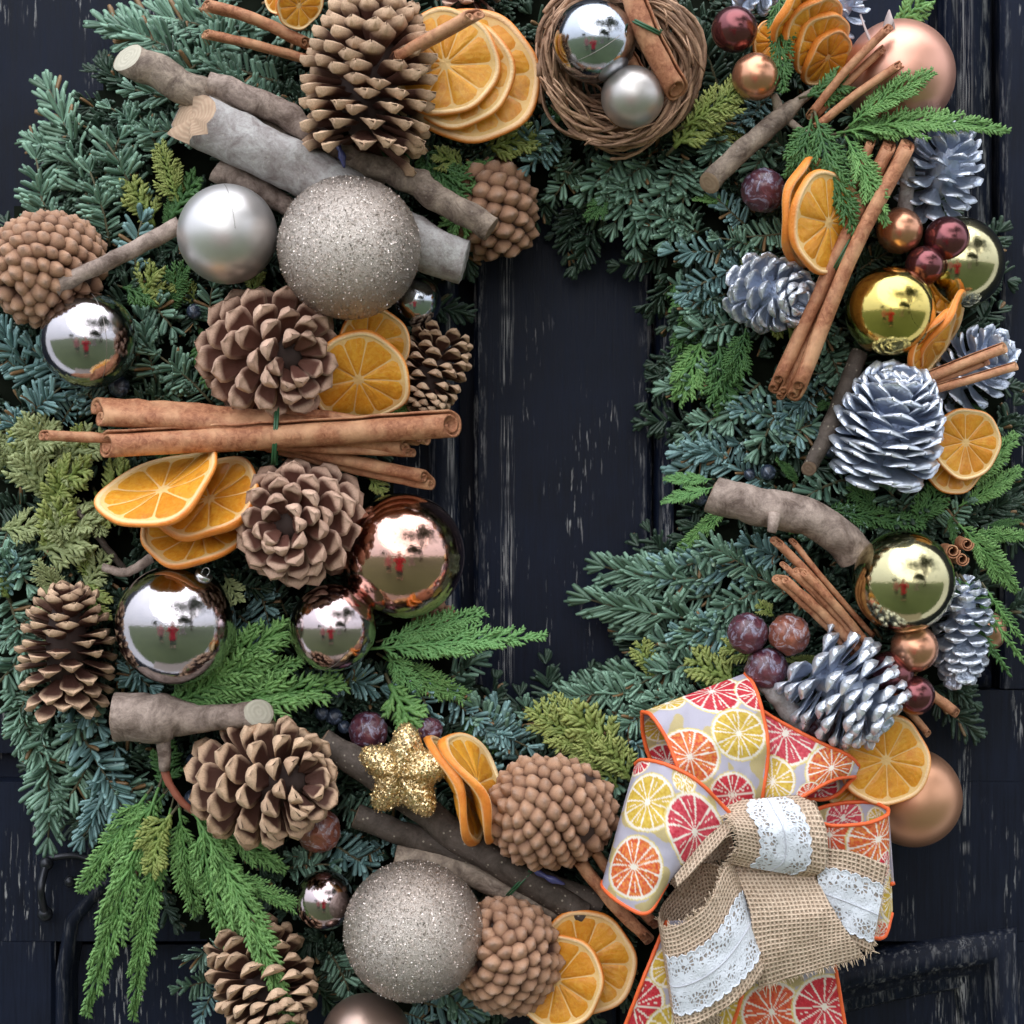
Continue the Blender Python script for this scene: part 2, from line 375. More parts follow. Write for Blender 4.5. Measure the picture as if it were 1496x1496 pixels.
sweep('moulding', door, [(975, -900, -4), (975, 1000, -4)], [(-12, -30), (-10, 0), (-4, 5), (4, 4), (8, -6), (14, -10), (20, -30)], [0, .8, 1, 1, .4, 0, 0])
MOU = [(-34, -34), (-31, -8), (-20, -4), (-14, 8), (-2, 12), (8, 8), (12, 0), (22, -4), (30, 6), (37, 2), (40, -6), (44, -34)]
sweep('moulding', door, [(1418, -900, 0), (1418, 500, 0), (1414, 985, 0)], MOU, [0, .3, .9, .5, 0, .2, .9, 0, .8, .9, .3, 0])
sweep('moulding', door, [(-80, -900, 0), (-80, 1130, 0)], MOU, [0, .3, .9, .5, 0, .2, .9, 0, .8, .9, .3, 0])
sweep('moulding', door, [(960, 992, 0), (1445, 992, 0)], [(-16, -30), (-14, 6), (-4, 17), (8, 15), (14, 4), (18, -30)], [0, .1, .15, .1, .1, 0])
boxo('stile', door, 1462, 2200, -900, 1006, -60, 0, bev=6, edge=(.4, 0))
boxo('stile', door, -700, -126, -900, 1140, -60, 0, bev=6)
boxo('lock_rail', door, -700, 2200, 1142, 1375, -60, -1.5, bev=6)
boxo('lock_rail', door, 952.5, 2200, 1008, 1141.5, -60, -2, bev=3)
boxo('stile', door, 1478, 2200, 1376, 2600, -60, 0, bev=6, edge=(.8, 0))
boxo('stile', door, -700, 80, 1376, 2600, -60, 0, bev=6)
boxo('centre_stile', door, 600, 900, 1376, 2600, -60, 0, bev=6)
LM = [(-30, -40), (-28, 2), (-22, 14), (-10, 22), (6, 24), (16, 16), (20, 2), (32, -4), (38, -12), (52, -10), (58, -22), (62, -40)]
LE = [0, .2, .5, .25, .2, .5, .3, 0, .4, .3, .6, 0]
sweep('moulding', door, [(960, 1490, 0), (1100, 1462, 0), (1250, 1424, 0), (1350, 1402, 0), (1458, 1386, 0), (1462, 1500, 0), (1468, 2000, 0)], LM, LE)
boxo('panel', door, 901, 1460, 1440, 2600, -60, -30)
boxo('panel', door, 81, 599, 1380, 2600, -60, -28)
sweep('moulding', door, [(88, 2000, 0), (92, 1420, 0), (105, 1345, 0), (150, 1290, 0), (250, 1262, 0)], [(-12, -30), (-10, 4), (-2, 12), (8, 8), (12, -4), (18, -30)], [0, .25, .3, .2, .2, 0])

# iron door pull behind the lower left sprigs
pull = empty('door_pull', P(70, 1300, 0), 'black iron door pull with round studs, behind the lower left cypress', 'door handle')
def put_world(name, v, f, mat, parent=None, smooth=True, **kw):
    v = np.asarray(v, float)
    if parent is not None and parent.type == 'EMPTY': v = v - np.array(parent.location)
    o = obj(name, mesh(name, v, f, mat, smooth), parent, **kw); return o
def sphere_vf(nu=32, nv=18):
    v = [(0, 0, 1)]; f = []
    for i in range(1, nv):
        a = math.pi * i / nv
        for j in range(nu):
            b = 2 * math.pi * j / nu; v.append((math.sin(a) * math.cos(b), math.sin(a) * math.sin(b), math.cos(a)))
    v.append((0, 0, -1)); L = len(v) - 1
    for j in range(nu):
        j2 = (j + 1) % nu; f.append((0, 1 + j, 1 + j2)); f.append((L, L - nu + j2, L - nu + j))
    for i in range(nv - 2):
        for j in range(nu):
            j2 = (j + 1) % nu; f.append((1 + i * nu + j, 1 + (i + 1) * nu + j, 1 + (i + 1) * nu + j2, 1 + i * nu + j2))
    return np.array(v), f
SPH = sphere_vf(); SPHL = sphere_vf(14, 9)
for (x, y, d, r) in ((68, 1262, 22, 11), (66, 1335, 20, 12), (102, 1288, 18, 9)):
    put_world('stud', SPHL[0] * r * S + np.array(P(x, y, d)), SPHL[1], IRON, pull)
v, f = tube(catmull(loc_np([(68, 1262, 22), (60, 1300, 46), (66, 1335, 22)]), 14), 6 * S, 10); put_world('grip', v, f, IRON, pull)
v, f = tube(catmull(loc_np([(66, 1255, 14), (110, 1250, 14), (150, 1262, 12), (190, 1256, 6)]), 12), 5 * S, 8); put_world('back_plate_arm', v, f, IRON, pull)

# ================================================================== ornament registry for naming the greenery
LMK = []
def mark(x, y, short): LMK.append((x, y, short))

# ================================================================== BAUBLES
BALLM = {}
def ballmesh(mat, hi=True):
    k = (mat.name, hi)
    if k not in BALLM:
        v, f = sphere_vf(72, 40) if hi else SPH; BALLM[k] = mesh('ball', v, f, mat)
    return BALLM[k]
def bauble(x, y, r, d, mat, label, short=None, seam=None, cap=None, group=None, cat='bauble', name='bauble', sq=1.0, capmat=None):
    rr = r * K(d) * S; c = P(x, y, d)
    t = empty(name, c, label, cat, group)
    obj('ball', ballmesh(mat), t, Matrix.Diagonal((rr * sq, rr * sq, rr, 1)))
    if seam:
        (nx, ny, nd, a0, a1) = seam; rot = frame(V(nx, ny, nd), (0.1, -1, .05)); pts = []
        for k in range(33):
            a = math.radians(a0 + (a1 - a0) * k / 32); q = rot @ Vector((math.sin(a), 0, math.cos(a))); pts.append(q * rr * 1.0015)
        v, f = tube(pts, .45 * S, 5); obj('seam', mesh('seam', v, f, SEAM), t)
    if cap:
        (cx, cy, cd, cr, cl) = cap; ax = V(cx, cy, cd).normalized(); rot = frame(ax, (0, -1, .1)); n = 24; mb = MB()
        a = np.arange(n) / n * 2 * math.pi; h0 = math.sqrt(max(.01, 1 - (cr / r) ** 2)) * rr - .5 * S
        prof = [(1.02, 0), (1.02, cl), (.92, cl + .8), (.5, cl + 1.)]; vv = []
        for (q, h) in prof:
            for b in a: vv.append(rot @ Vector((math.cos(b) * q * cr * K(d) * S, h0 + h * S, math.sin(b) * q * cr * K(d) * S)))
        ff = []
        for i in range(len(prof) - 1):
            for j in range(n): ff.append((i * n + j, i * n + (j + 1) % n, (i + 1) * n + (j + 1) % n, (i + 1) * n + j))
        ff.append(tuple((len(prof) - 1) * n + j for j in range(n)))
        cp = obj('cap', mesh('cap', vv, ff, capmat or CAPS), t)
        if capmat is None:
            rp = [rot @ Vector((math.cos(b) * 5 * S, h0 + (cl + 4) * S + math.sin(b) * 6 * S, 0)) for b in np.linspace(0, 2 * math.pi, 17)]
            v, f = tube(rp, .8 * S, 6); obj('hanging_loop', mesh('hanging_loop', v, f, CAPS), cp)
    if short: mark(x, y, short)
    return t
def glitterball(x, y, r, d, label, short):
    t = bauble(x, y, r, d, GLIT, label, short); rr = r * K(d) * S
    n = 15000; p = RNG.normal(size=(n, 3)); p /= np.linalg.norm(p, axis=1)[:, None]; a = np.cross(p, RNG.normal(size=(n, 3))); a /= np.linalg.norm(a, axis=1)[:, None]
    b = np.cross(p, a); tilt = RNG.normal(size=(n, 1)) * .6; a = a + p * tilt; s = (RNG.random((n, 1)) * .6 + .42) * S
    c = p * (rr + .5 * S); v = np.concatenate([c - a * s - b * s * .8, c + a * s - b * s * .8, c + a * s + b * s * .8, c - a * s + b * s * .8]).reshape(4, n, 3).transpose(1, 0, 2).reshape(-1, 3)
    obj('glitter', mesh('glitter', v, np.arange(4 * n).reshape(n, 4), GLIT, False), t, kind='stuff'); return t
G_MIR = 'mirror finish baubles'; G_MAT = 'matte baubles'; G_P1 = 'small round lacquered balls'
glitterball(510, 362, 104, 292, 'large champagne glitter bauble resting on the thick grey branch', 'champagne glitter bauble on the thick branch')
glitterball(604, 1360, 102, 285, 'large champagne glitter bauble below the gold star, beside a knobbly cone', 'lower champagne glitter bauble')
bauble(332, 342, 73, 262, MAT_CH, 'matte champagne bauble with a fine seam, left of the glitter bauble', 'matte champagne bauble', seam=(1, -.12, -.3, -70, 5))
bauble(130, 497, 71, 225, MIR_C, 'mirror champagne bauble below the closed cone at the left edge', 'mirror bauble at the left edge', seam=(.9, -.1, -.55, -60, 60), group=G_MIR)
bauble(607, 440, 38, 170, MIR_S, 'small silver mirror bauble half hidden behind the large glitter bauble', 'small silver mirror bauble', group=G_MIR)
bauble(257, 913, 88, 250, MIR_C, 'large champagne mirror bauble under the fan of orange slices, silver cap showing', 'large mirror bauble under the orange fan', cap=(.5, -.82, .3, 13, 6), group=G_MIR)
bauble(486, 917, 64, 240, MIR_R, 'medium rose champagne mirror bauble between cypress and the copper bauble', 'rose champagne mirror bauble', seam=(.75, .35, -.6, 20, 110), group=G_MIR)
bauble(587, 812, 92, 205, MIR_CU, 'large copper mirror bauble reaching over the edge of the door stile', 'copper mirror bauble', group=G_MIR)
bauble(475, 1315, 44, 205, MIR_R, 'small rose mirror bauble left of the lower glitter bauble', 'small rose mirror bauble', group=G_MIR)
bauble(535, 1518, 66, 215, MAT_BR, 'brown satin bauble cut off by the bottom edge of the picture', 'brown satin bauble at the bottom', group=G_MAT)
bauble(868, 60, 61, 262, MIR_S, 'silver mirror bauble sitting in the twig nest', 'silver mirror bauble in the nest', seam=(.5, .78, -.4, -20, 80), group=G_MIR)
bauble(924, 142, 46, 258, MAT_GR, 'small matte champagne bauble at the bottom of the twig nest', 'matte bauble in the nest', seam=(-.6, .7, .4, 120, 175), group=G_MAT)
bauble(1314, 110, 81, 175, MAT_RO, 'large rose satin bauble at the top right behind cinnamon sticks', 'rose satin bauble', group=G_MAT)
bauble(1301, 455, 66, 245, MIR_G2, 'bright gold mirror bauble with a dark open neck, beside two maroon balls', 'gold mirror bauble with open neck', cap=(.62, .02, .76, 27, .3), capmat=CAPM, seam=(-.82, -.5, .3, 150, 200), group=G_MIR)
bauble(1398, 385, 69, 160, MIR_G, 'gold mirror bauble nearest the right door moulding, behind maroon balls', 'gold mirror bauble by the moulding', group=G_MIR)
bauble(1320, 850, 75, 250, MIR_G, 'pale gold mirror bauble above the copper and maroon balls', 'pale gold mirror bauble', group=G_MIR)
bauble(1333, 1165, 72, 130, MAT_CO, 'copper satin bauble beside the bow, right of the orange slice', 'copper satin bauble', group=G_MAT)
bauble(1440, 922, 30, 120, MAT_CO, 'peach satin bauble mostly hidden behind the right silver cone', None, group=G_MAT)
for (x, y, r, d, m, lb, sh) in (
    (1073, 43, 34, 235, PEARL_MA, 'maroon lacquered ball right of the twig nest, above a copper one', 'maroon ball by the nest'),
    (1104, 112, 35, 240, PEARL_CU, 'copper lacquered ball right of the twig nest under a maroon ball', 'copper ball by the nest'),
    (1314, 337, 34, 215, PEARL_CU, 'copper lacquered ball beside the long cinnamon sticks', 'copper ball by the long cinnamon'),
    (1383, 350, 34, 210, PEARL_MA, 'maroon lacquered ball touching the gold bauble by the door moulding', None),
    (1351, 388, 29, 222, PEARL_MA, 'smaller maroon ball just above the gold bauble with the open neck', None),
    (1336, 947, 35, 232, PEARL_CU, 'copper lacquered ball directly under the pale gold bauble', 'copper ball under the gold bauble'),
    (1300, 986, 35, 225, PEARL_MA, 'maroon lacquered ball against the broad silver cone', 'maroon ball by the silver cone'),
    (1337, 1016, 29, 228, PEARL_MA, 'smallest maroon ball, lowest of the three under the gold bauble', None)):
    rr = r * K(d) * S; o = obj('lacquered_ball', ballmesh(m, False), None, M4(P(x, y, d), Matrix.Identity(3), rr), lb, 'ball', G_P1)
    if sh: mark(x, y, sh)

# gold glitter star
def star():
    n, m = 100, 14; t = empty('glitter_star', P(592, 1128, 272), 'puffy gold glitter star between the curled orange slices and a cone', 'star', rot=frame(V(.05, -1, .1), V(-.25, -.1, 1)))
    v = []; f = []
    for sgn in (1, -1):
        for i in range(m + 1):
            q = i / m
            for j in range(n):
                a = 2 * math.pi * j / n + math.radians(8); c5 = (math.cos(5 * (a - math.pi / 2)) + 1) / 2
                r = 72 * (.64 + .36 * c5); rr = r * math.sin(q * math.pi / 2); h = sgn * 30 * math.cos(q * math.pi / 2) * (.8 + .2 * c5)
                v.append((rr * math.cos(a) * S * .97, rr * math.sin(a) * S * .97, h * S))
    for s_ in range(2):
        o_ = s_ * (m + 1) * n
        for i in range(m):
            for j in range(n):
                q = (o_ + i * n + j, o_ + i * n + (j + 1) % n, o_ + (i + 1) * n + (j + 1) % n, o_ + (i + 1) * n + j); f.append(q if s_ else q[::-1])
    obj('star_body', mesh('star_body', v, f, GLIG), t); mark(592, 1128, 'gold glitter star')
    vv = np.array(v[:(m + 1) * n]); k = 2600; idx = RNG.integers(0, len(vv), k); c = vv[idx] * 1.005 + RNG.normal(size=(k, 3)) * 1.2 * S * np.array((1, 1, .3)) + np.array((0, 0, .7 * S))
    a = RNG.normal(size=(k, 3)) * .6 * S; b = RNG.normal(size=(k, 3)) * .6 * S
    w = np.stack([c - a - b, c + a - b, c + a + b, c - a + b], 1).reshape(-1, 3)
    obj('glitter', mesh('glitter', w, np.arange(4 * k).reshape(k, 4), GLIG, False), t, kind='stuff')
star()

# ================================================================== PINE CONES
def scale_mesh(name, mat, kind, seed):
    rs = random.Random(seed); nu, nv = 6, 8; top = []; bot = []; tip = []; tipb = []; um = []
    for i in range(nv + 1):
        t = i / nv
        if kind == 'spoon': w = .20 + .80 * math.sin(min(1, t * 1.12) * math.pi / 2) ** 1.2; end = math.sqrt(max(0, 1 - max(0, (t - .62) / .38) ** 2))
        elif kind == 'lance': w = .34 + .66 * min(1, t / .7); end = max(0.04, 1 - max(0, (t - .66) / .34) ** 1.6)
        else: w = .26 + .74 * min(1, t / .7) ** .8; end = math.sqrt(max(0, 1 - max(0, (t - .72) / .28) ** 2.4))
        th = .08 + {'fat': .27, 'lance': .19, 'spoon': .08}[kind] * math.exp(-((t - .87) / .12) ** 2); th *= (1 if i < nv else .25)
        for j in range(nu + 1):
            u = j / nu * 2 - 1; x = u * .5 * w * max(end, .05); fl = 1 - abs(u) ** 3
            zc = (-.10 if kind == 'spoon' else .12) * (u * u) * w + .10 * t * t * (-1 if kind == 'fat' else 1) + rs.uniform(-.012, .012)
            if kind == 'spoon': zc += .16 * t * t
            y = t + (.02 * rs.uniform(-1, 1) if 0 < i < nv else 0)
            top.append((x, y, zc + th * .5 * fl)); bot.append((x, y, zc - th * .5 * fl - .01))
            e = max(0, min(1, (t - .62) / .10)) if kind != 'lance' else max(0, min(1, (t - .70) / .08))
            e2 = max(0, min(1, (t - (.80 if kind == 'fat' else .72)) / .07)); e2 = max(e2, .8 * max(0, abs(u) - .75) / .25 * min(1, max(0, t - .35) * 3)) if kind != 'spoon' else max(0, min(1, (t - .8) / .15))
            tip.append(e2); tipb.append(e)
            um.append(max(0, 1 - math.hypot(u * 1.6, (t - .9) * 9)) if kind == 'fat' else 0)
    N = len(top); f = []
    for i in range(nv):
        for j in range(nu):
            a = i * (nu + 1) + j; b = a + 1; c = a + nu + 2; d = a + nu + 1
            f.append((a, b, c, d)); f.append((N + a, N + d, N + c, N + b))
        a = i * (nu + 1); d = a + nu + 1; f.append((a, d, N + d, N + a)); a = i * (nu + 1) + nu; d = a + nu + 1; f.append((a, N + a, N + d, d))
    for j in range(nu): a = nv * (nu + 1) + j; f.append((a, a + 1, N + a + 1, N + a))
    return mesh(name, np.array(top + bot), f, mat, True, {'tip': tip + tipb, 'umbo': [0] * len(um) + um})
def knob_mesh(name, mat, seed):
    rs = random.Random(seed); n = 16; v = [(0, .02, .46)]; um = [1]; tp = [1]; f = []
    for (q, h, u_, t_) in ((.08, .50, 1, 1), (.15, .42, .6, 1), (.34, .25, 0, .85), (.50, .06, 0, .45), (.53, -.10, 0, .1), (.46, -.45, 0, 0)):  # tip falloff: rims darker by nature, skirt darkened to paint shaded gaps
        for j in range(n):
            a = 2 * math.pi * j / n; p = 1.55; c = 1 / (abs(math.cos(a)) ** p + abs(math.sin(a)) ** p) ** (1 / p) if q > .2 else .9
            rr = q * c * (1.06 + rs.uniform(-.05, .05)); keel = .09 * abs(math.cos(a)) ** 2 * (.2 < q < .53)
            v.append((math.cos(a) * rr * 1.18, math.sin(a) * rr * 1.06, h + keel + rs.uniform(-.02, .02))); um.append(u_); tp.append(t_)
    for j in range(n): f.append((0, 1 + j, 1 + (j + 1) % n))
    for i in range(5):
        for j in range(n): f.append((1 + i * n + j, 1 + (i + 1) * n + j, 1 + (i + 1) * n + (j + 1) % n, 1 + i * n + (j + 1) % n))
    return mesh(name, np.array(v), f, mat, True, {'tip': tp, 'umbo': um})
SC = {('fat'): [scale_mesh('scale', CONE, 'fat', s) for s in (1, 2, 3)], 'lance': [scale_mesh('scale', CONEA, 'lance', s) for s in (4, 5, 6)],
      'silver': [scale_mesh('scale', SILV, 'spoon', s) for s in (7, 8, 9)], 'silverfat': [scale_mesh('scale', SILV, 'fat', s) for s in (17, 18)],
      'fatA': [scale_mesh('scale', CONEA, 'fat', s) for s in (11, 12, 13)],
      'knob': [knob_mesh('scale', CONEK, s) for s in (1, 2, 3, 4, 5)]}
COREM = mesh('core', SPHL[0], SPHL[1], CORE); COREMS = mesh('core', SPHL[0], SPHL[1], SILV)
def cone(x, y, d, rad, L, axis, kind, label, short, N=70, e0=-35, e1=72, wid=.5, up=None, slen=.66, group='brown pine cones', drop=.0):
    """axis: (right, down, towards viewer) direction base -> tip; centre at x,y,d"""
    k = K(d); ax = V(*axis).normalized(); rot = frame(ax, up or (0.3, -1, .2))     # local y = axis
    t = empty('silver_pine_cone' if 'silver' in kind else 'pine_cone', P(x, y, d), label, 'pine cone', group, rot)
    if short: mark(x, y, short)
    kk = k * S; Rr, LL = rad * kk, L * kk; rs = random.Random(int(x * 7 + y)); sil = 'silver' in kind
    if kind == 'knob':
        obj('core', COREM, t, Matrix.Diagonal((Rr * .86, LL * .47, Rr * .86, 1)))
        rprof = lambda s: Rr * .9 * (math.sin(math.acos(max(-1, min(1, 1 - 2 * s)))) ** .9) * (1.12 - .32 * s)
        ss = [(i + .5) / N for i in range(N)]; ss = [q ** 1.12 for q in ss]
        for i, s in enumerate(ss):
            if s > .93 or rs.random() < .035: continue
            r = rprof(s); z = (s - .5) * LL; r2 = rprof(min(.999, s + .01)); dz = .01 * LL; sl = (r2 - r) / dz; nrm = Vector((1, -sl)).normalized()
            ds = (1 / N) * 1.12 * LL * math.hypot(1, sl); size = math.sqrt(max(1e-12, 2 * math.pi * max(r, Rr * .12) * min(ds, LL * .05))) * 1.03
            a = i * 2.39996323; rad_ = Vector((math.cos(a), 0, math.sin(a))); c = rad_ * r + Vector((0, z, 0))
            n3 = (rad_ * nrm.x + Vector((0, 1, 0)) * nrm.y).normalized(); al = Vector((0, 1, 0)) - n3 * n3.y
            if al.length < 1e-3: al = rad_.copy()
            m = Matrix((al.cross(n3), al, n3)); al.normalize(); m = Matrix((al.cross(n3), al, n3)).transposed()
            q = size * rs.uniform(.86, 1.06); m = m @ Matrix.Rotation(rs.uniform(-.22, .22), 3, 'Z') @ Matrix.Rotation(rs.uniform(-.22, .12), 3, 'X'); o = obj('scale', rs.choice(SC['knob']), t, M4(c, m, (q, q * rs.uniform(.9, 1.05), q * rs.uniform(.95, 1.35))))
        return t
    obj('core', COREMS if sil else COREM, t, Matrix.Diagonal((Rr * .40, LL * .44, Rr * .40, 1)))
    for i in range(N):
        s = (i + .5) / N; s = s ** .92; z = (s - .5) * LL * .86
        env = math.sqrt(max(.02, 1 - ((s - .36) / .70) ** 2)); rc = Rr * .30 * env
        e = math.radians(e0 + (e1 - e0) * s ** 1.1 + rs.uniform(-9, 9)); a = i * 2.39996323 + rs.uniform(-.13, .13)
        rad_ = Vector((math.cos(a), 0, math.sin(a))); axv = Vector((0, 1, 0)); dr = rad_ * math.cos(e) + axv * math.sin(e)
        nz = (axv * math.cos(e) - rad_ * math.sin(e)); ln = Rr * slen * (.30 + .70 * env) * rs.uniform(.93, 1.07) * (1 if s < .9 else .8)
        wd = Rr * wid * (.36 + .64 * env) * rs.uniform(.92, 1.08)
        m = Matrix((dr.cross(nz), dr, nz)).transposed()
        obj('scale', rs.choice(SC[kind]), t, M4(rad_ * rc + axv * z, m, (wd, ln, Rr * .50)))
    return t
cone(540, 112, 262, 106, 232, (.10, -1, -.05), 'lance', 'large upright open cone with pale pointed scales at the top, a cinnamon stick in it', 'large upright cone at the top', N=150, e0=-35, e1=48, wid=.40, slen=.66)
cone(398, 518, 250, 98, 150, (.55, .14, .84), 'fat', 'open brown cone turned right, left of the folded orange slices', 'open cone beside the folded orange slices', N=66, e0=-28, e1=56, wid=.44, slen=.74)
cone(437, 764, 252, 96, 150, (-.22, .06, 1), 'fat', 'round open cone facing the viewer, beside the fan of orange slices', 'round cone facing the viewer', N=84, e0=-38, e1=62, slen=.72, wid=.42)
cone(392, 1143, 255, 98, 165, (.72, -.12, .68), 'fatA', 'open tan cone turned right, under the short cut branch', 'open cone under the short cut branch', N=74, e0=-32, e1=56, wid=.44, slen=.72)
cone(74, 388, 200, 84, 168, (.5, -.45, -.72), 'knob', 'closed knobbly cone seen from its base, at the left edge', 'closed cone at the left edge', N=190)
cone(722, 312, 120, 64, 140, (.30, .9, -.2), 'knob', 'dark knobbly cone at the inner edge behind the branch ends', 'dark cone behind the branch ends', N=95)
cone(630, 545, 165, 56, 120, (-.25, .9, .32), 'fatA', 'narrow grey brown cone right of the folded orange slices', 'narrow cone right of the folded slices', N=96, e0=-30, e1=58, wid=.42, slen=.66)
cone(97, 945, 215, 76, 175, (.04, -1, .12), 'lance', 'loose open cone at the left edge beside the large mirror bauble', 'loose cone at the lower left edge', N=84, e0=-48, e1=50, wid=.5, slen=.66)
cone(812, 1186, 245, 84, 185, (.85, .05, -.5), 'knob', 'closed knobbly cone between the curled orange slices and the bow', 'closed cone beside the bow', N=185)
cone(742, 1402, 230, 82, 185, (.25, .6, -.75), 'knob', 'closed knobbly cone right of the lower glitter bauble', 'closed cone right of the lower glitter bauble', N=185)
cone(386, 1438, 205, 80, 140, (.45, .75, .55), 'fatA', 'cone at the bottom left partly covered by hanging cypress', 'cone under the hanging cypress', N=78, e0=-30, e1=56, wid=.48, slen=.68)
cone(690, -30, 170, 52, 90, (.3, -.9, .1), 'fat', 'brown cone cut off by the top edge above the orange slices', None, N=46)
cone(640, 918, 120, 34, 62, (.5, .6, .3), 'knob', 'small cone behind the pale cypress spray below the copper bauble', None, N=60)
GS = 'silver painted pine cones'
cone(1377, 248, 185, 58, 118, (.18, -.72, .5), 'silver', 'silver painted cone at the upper right under the cypress spray', 'silver cone at the upper right', N=56, wid=.62, slen=.80, e0=-45, e1=62, group=GS)
cone(1130, 430, 225, 62, 105, (.55, .25, .75), 'silverfat', 'silver painted cone facing outward, left of the long cinnamon sticks', 'silver cone left of the long cinnamon', N=62, wid=.56, e0=-30, e1=74, group=GS)
cone(1300, 622, 240, 86, 150, (.16, -1, .50), 'silver', 'largest silver painted cone, left of the round orange slice', 'largest silver cone', N=104, wid=.78, slen=.68, e0=-22, e1=60, group=GS)
cone(1420, 537, 150, 58, 112, (.5, -.45, .4), 'silver', 'silver painted cone behind the short cinnamon sticks at the right', 'silver cone behind short cinnamon sticks', N=56, wid=.64, slen=.78, group=GS)
cone(1236, 1008, 245, 84, 142, (.78, .62, .35), 'silverfat', 'spread silver painted cone above the orange slice by the bow', 'spread silver cone above the bow', N=84, wid=.50, slen=.74, e0=-8, e1=52, group=GS)
cone(1405, 915, 180, 55, 150, (.0, -1, .25), 'silverfat', 'silver painted cone right of the pale gold bauble', 'silver cone right of the gold bauble', N=74, wid=.6, e0=-70, e1=35, slen=.6, group=GS)
cone(1228, 12, 160, 40, 90, (.4, -.6, .6), 'silver', 'silver painted cone cut by the top edge behind orange slices', None, N=38, wid=.55, slen=.8, group=GS)
cone(1105, -22, 160, 42, 60, (-.3, .3, .6), 'silver', 'silver painted cone cut by the top edge above a maroon ball', None, N=30, wid=.55, slen=.8, group=GS)

# ================================================================== ORANGE SLICES
def slice_(x, y, d, r, nrm, upv, label, short=None, bend=(0, 0, 0), nseg=10, thick=9, group='dried orange slices', seed=0, hole=.04, fleshk=1.):
    """nrm: facing direction (right, down, viewer); upv: in-plane direction; bend: (curvature about y axis, about x axis, saddle/wave) in fractions of r"""
    rs = random.Random(seed + int(x + y)); k = K(d) * S; rot = frame(V(*upv), V(*nrm)); t = empty('orange_slice', P(x, y, d), label, 'orange slice', group, rot)
    ph = rs.uniform(0, 6); ph2 = rs.uniform(0, 6)
    def warp(v):
        v = np.asarray(v, float).copy(); X, Y = v[:, 0] / r, v[:, 1] / r; a = np.arctan2(Y, X); q = np.hypot(X, Y)
        dz = r * (.035 * np.sin(3 * a + ph2) * q + bend[0] * X * X + bend[1] * Y * Y + bend[2] * np.sin(2 * a + ph) * q * q + .02 * np.sin(5 * a + ph2) * q)
        out = v.copy(); g = 1 + .025 * np.sin(3 * a + ph) + .015 * np.sin(7 * a)
        cx = 1 / np.sqrt(1 + (1.1 * bend[0] * X) ** 2); cy = 1 / np.sqrt(1 + (1.1 * bend[1] * Y) ** 2)
        out[:, 0] = v[:, 0] * g * cx; out[:, 1] = v[:, 1] * g * cy; out[:, 2] = v[:, 2] + dz
        return out * k
    n = 64; a = np.arange(n) / n * 2 * math.pi; h = thick / 2
    pr = [(.895, h * .55), (.905, h * 1.0), (.945, h * 1.12), (.985, h * .8), (1.0, 0), (.985, -h * .8), (.945, -h * 1.12), (.905, -h), (.895, -h * .55)]
    pale = [1, 1, .75, .0, 0, 0, .75, 1, 1]; v = []; f = []; pa = []
    for (q, z), pl in zip(pr, pale):
        for b in a: v.append((math.cos(b) * q * r, math.sin(b) * q * r, z * (1 + .15 * math.sin(4 * b + ph)))); pa.append(pl)
    m = len(pr)
    for i in range(m - 1):
        for j in range(n): f.append((i * n + j, i * n + (j + 1) % n, (i + 1) * n + (j + 1) % n, (i + 1) * n + j)[::-1])
    obj('rind', mesh('rind', warp(v), f, RIND, True, {'pale': pa}), t)
    # pith disc with the membranes
    v = []; f = []; nr = 7
    for sg in (1, -1):
        for i in range(nr + 1):
            q = .93 * i / nr
            for b in a: v.append((math.cos(b) * q * r, math.sin(b) * q * r, sg * h * (.80 - (.18 if 0 < i < nr else 0))))
    for s_ in range(2):
        o_ = s_ * (nr + 1) * n
        for i in range(nr):
            for j in range(n):
                q = (o_ + i * n + j, o_ + i * n + (j + 1) % n, o_ + (i + 1) * n + (j + 1) % n, o_ + (i + 1) * n + j); f.append(q[::-1] if not s_ else q)
    obj('pith', mesh('pith', warp(v), f, PITH), t)
    off = rs.uniform(0, 1); cuts = np.cumsum([rs.uniform(.8, 1.2) for _ in range(nseg)]); cuts = cuts / cuts[-1] * 2 * math.pi + off; prev = off
    cx, cy = rs.uniform(-.05, .05), rs.uniform(-.05, .05)
    for c in cuts:
        a0, a1 = prev, c; prev = c; na, nq = 7, 8; v = []; f = []; ve = []
        for sg in (1, -1):
            for i in range(nq + 1):
                q = .085 + (.875 - .085) * i / nq; g = .008 / max(q, .1)
                rnd_ = .5 * max(0, (q - .70) / .175) ** 3 * .20 + .5 * max(0, (.2 - q) / .12) * .5
                for j in range(na + 1):
                    u = j / na; aa = a0 + g + rnd_ * (a1 - a0) + (a1 - a0 - 2 * g - 2 * rnd_ * (a1 - a0)) * u; ed = min(1, 4 * u * (1 - u) * 1.6) * min(1, (i + .0) / 1.2) * min(1, (nq - i) / 1.2)
                    z = h * (.58 + .46 * ed + .05 * math.sin(aa * 23 + q * 7 + ph) * ed)
                    v.append((math.cos(aa) * q * r + cx * r * (1 - q), math.sin(aa) * q * r + cy * r * (1 - q), sg * z)); ve.append(.5 + .5 * math.sin(aa * 40 + 3 * math.sin(q * 9 + a0)) - .0)
        w = na + 1; N = (nq + 1) * w
        for s_ in range(2):
            for i in range(nq):
                for j in range(na):
                    A = s_ * N + i * w + j; q = (A, A + 1, A + w + 1, A + w); f.append(q[::-1] if not s_ else q)
        obj('segment', mesh('segment', warp(v), f, FLESH, True, {'vein': ve}), t)
    if short: mark(x, y, short)
    return t
TRI = 'fan of three slices right of the upright cone'
slice_(691, 113, 215, 99, (.05, .1, 1), (0, -1, 0), 'rearmost and largest of three orange slices left of the nest', 'three orange slices left of the nest', (.04, .05, .04), 11, 10, TRI, 1)
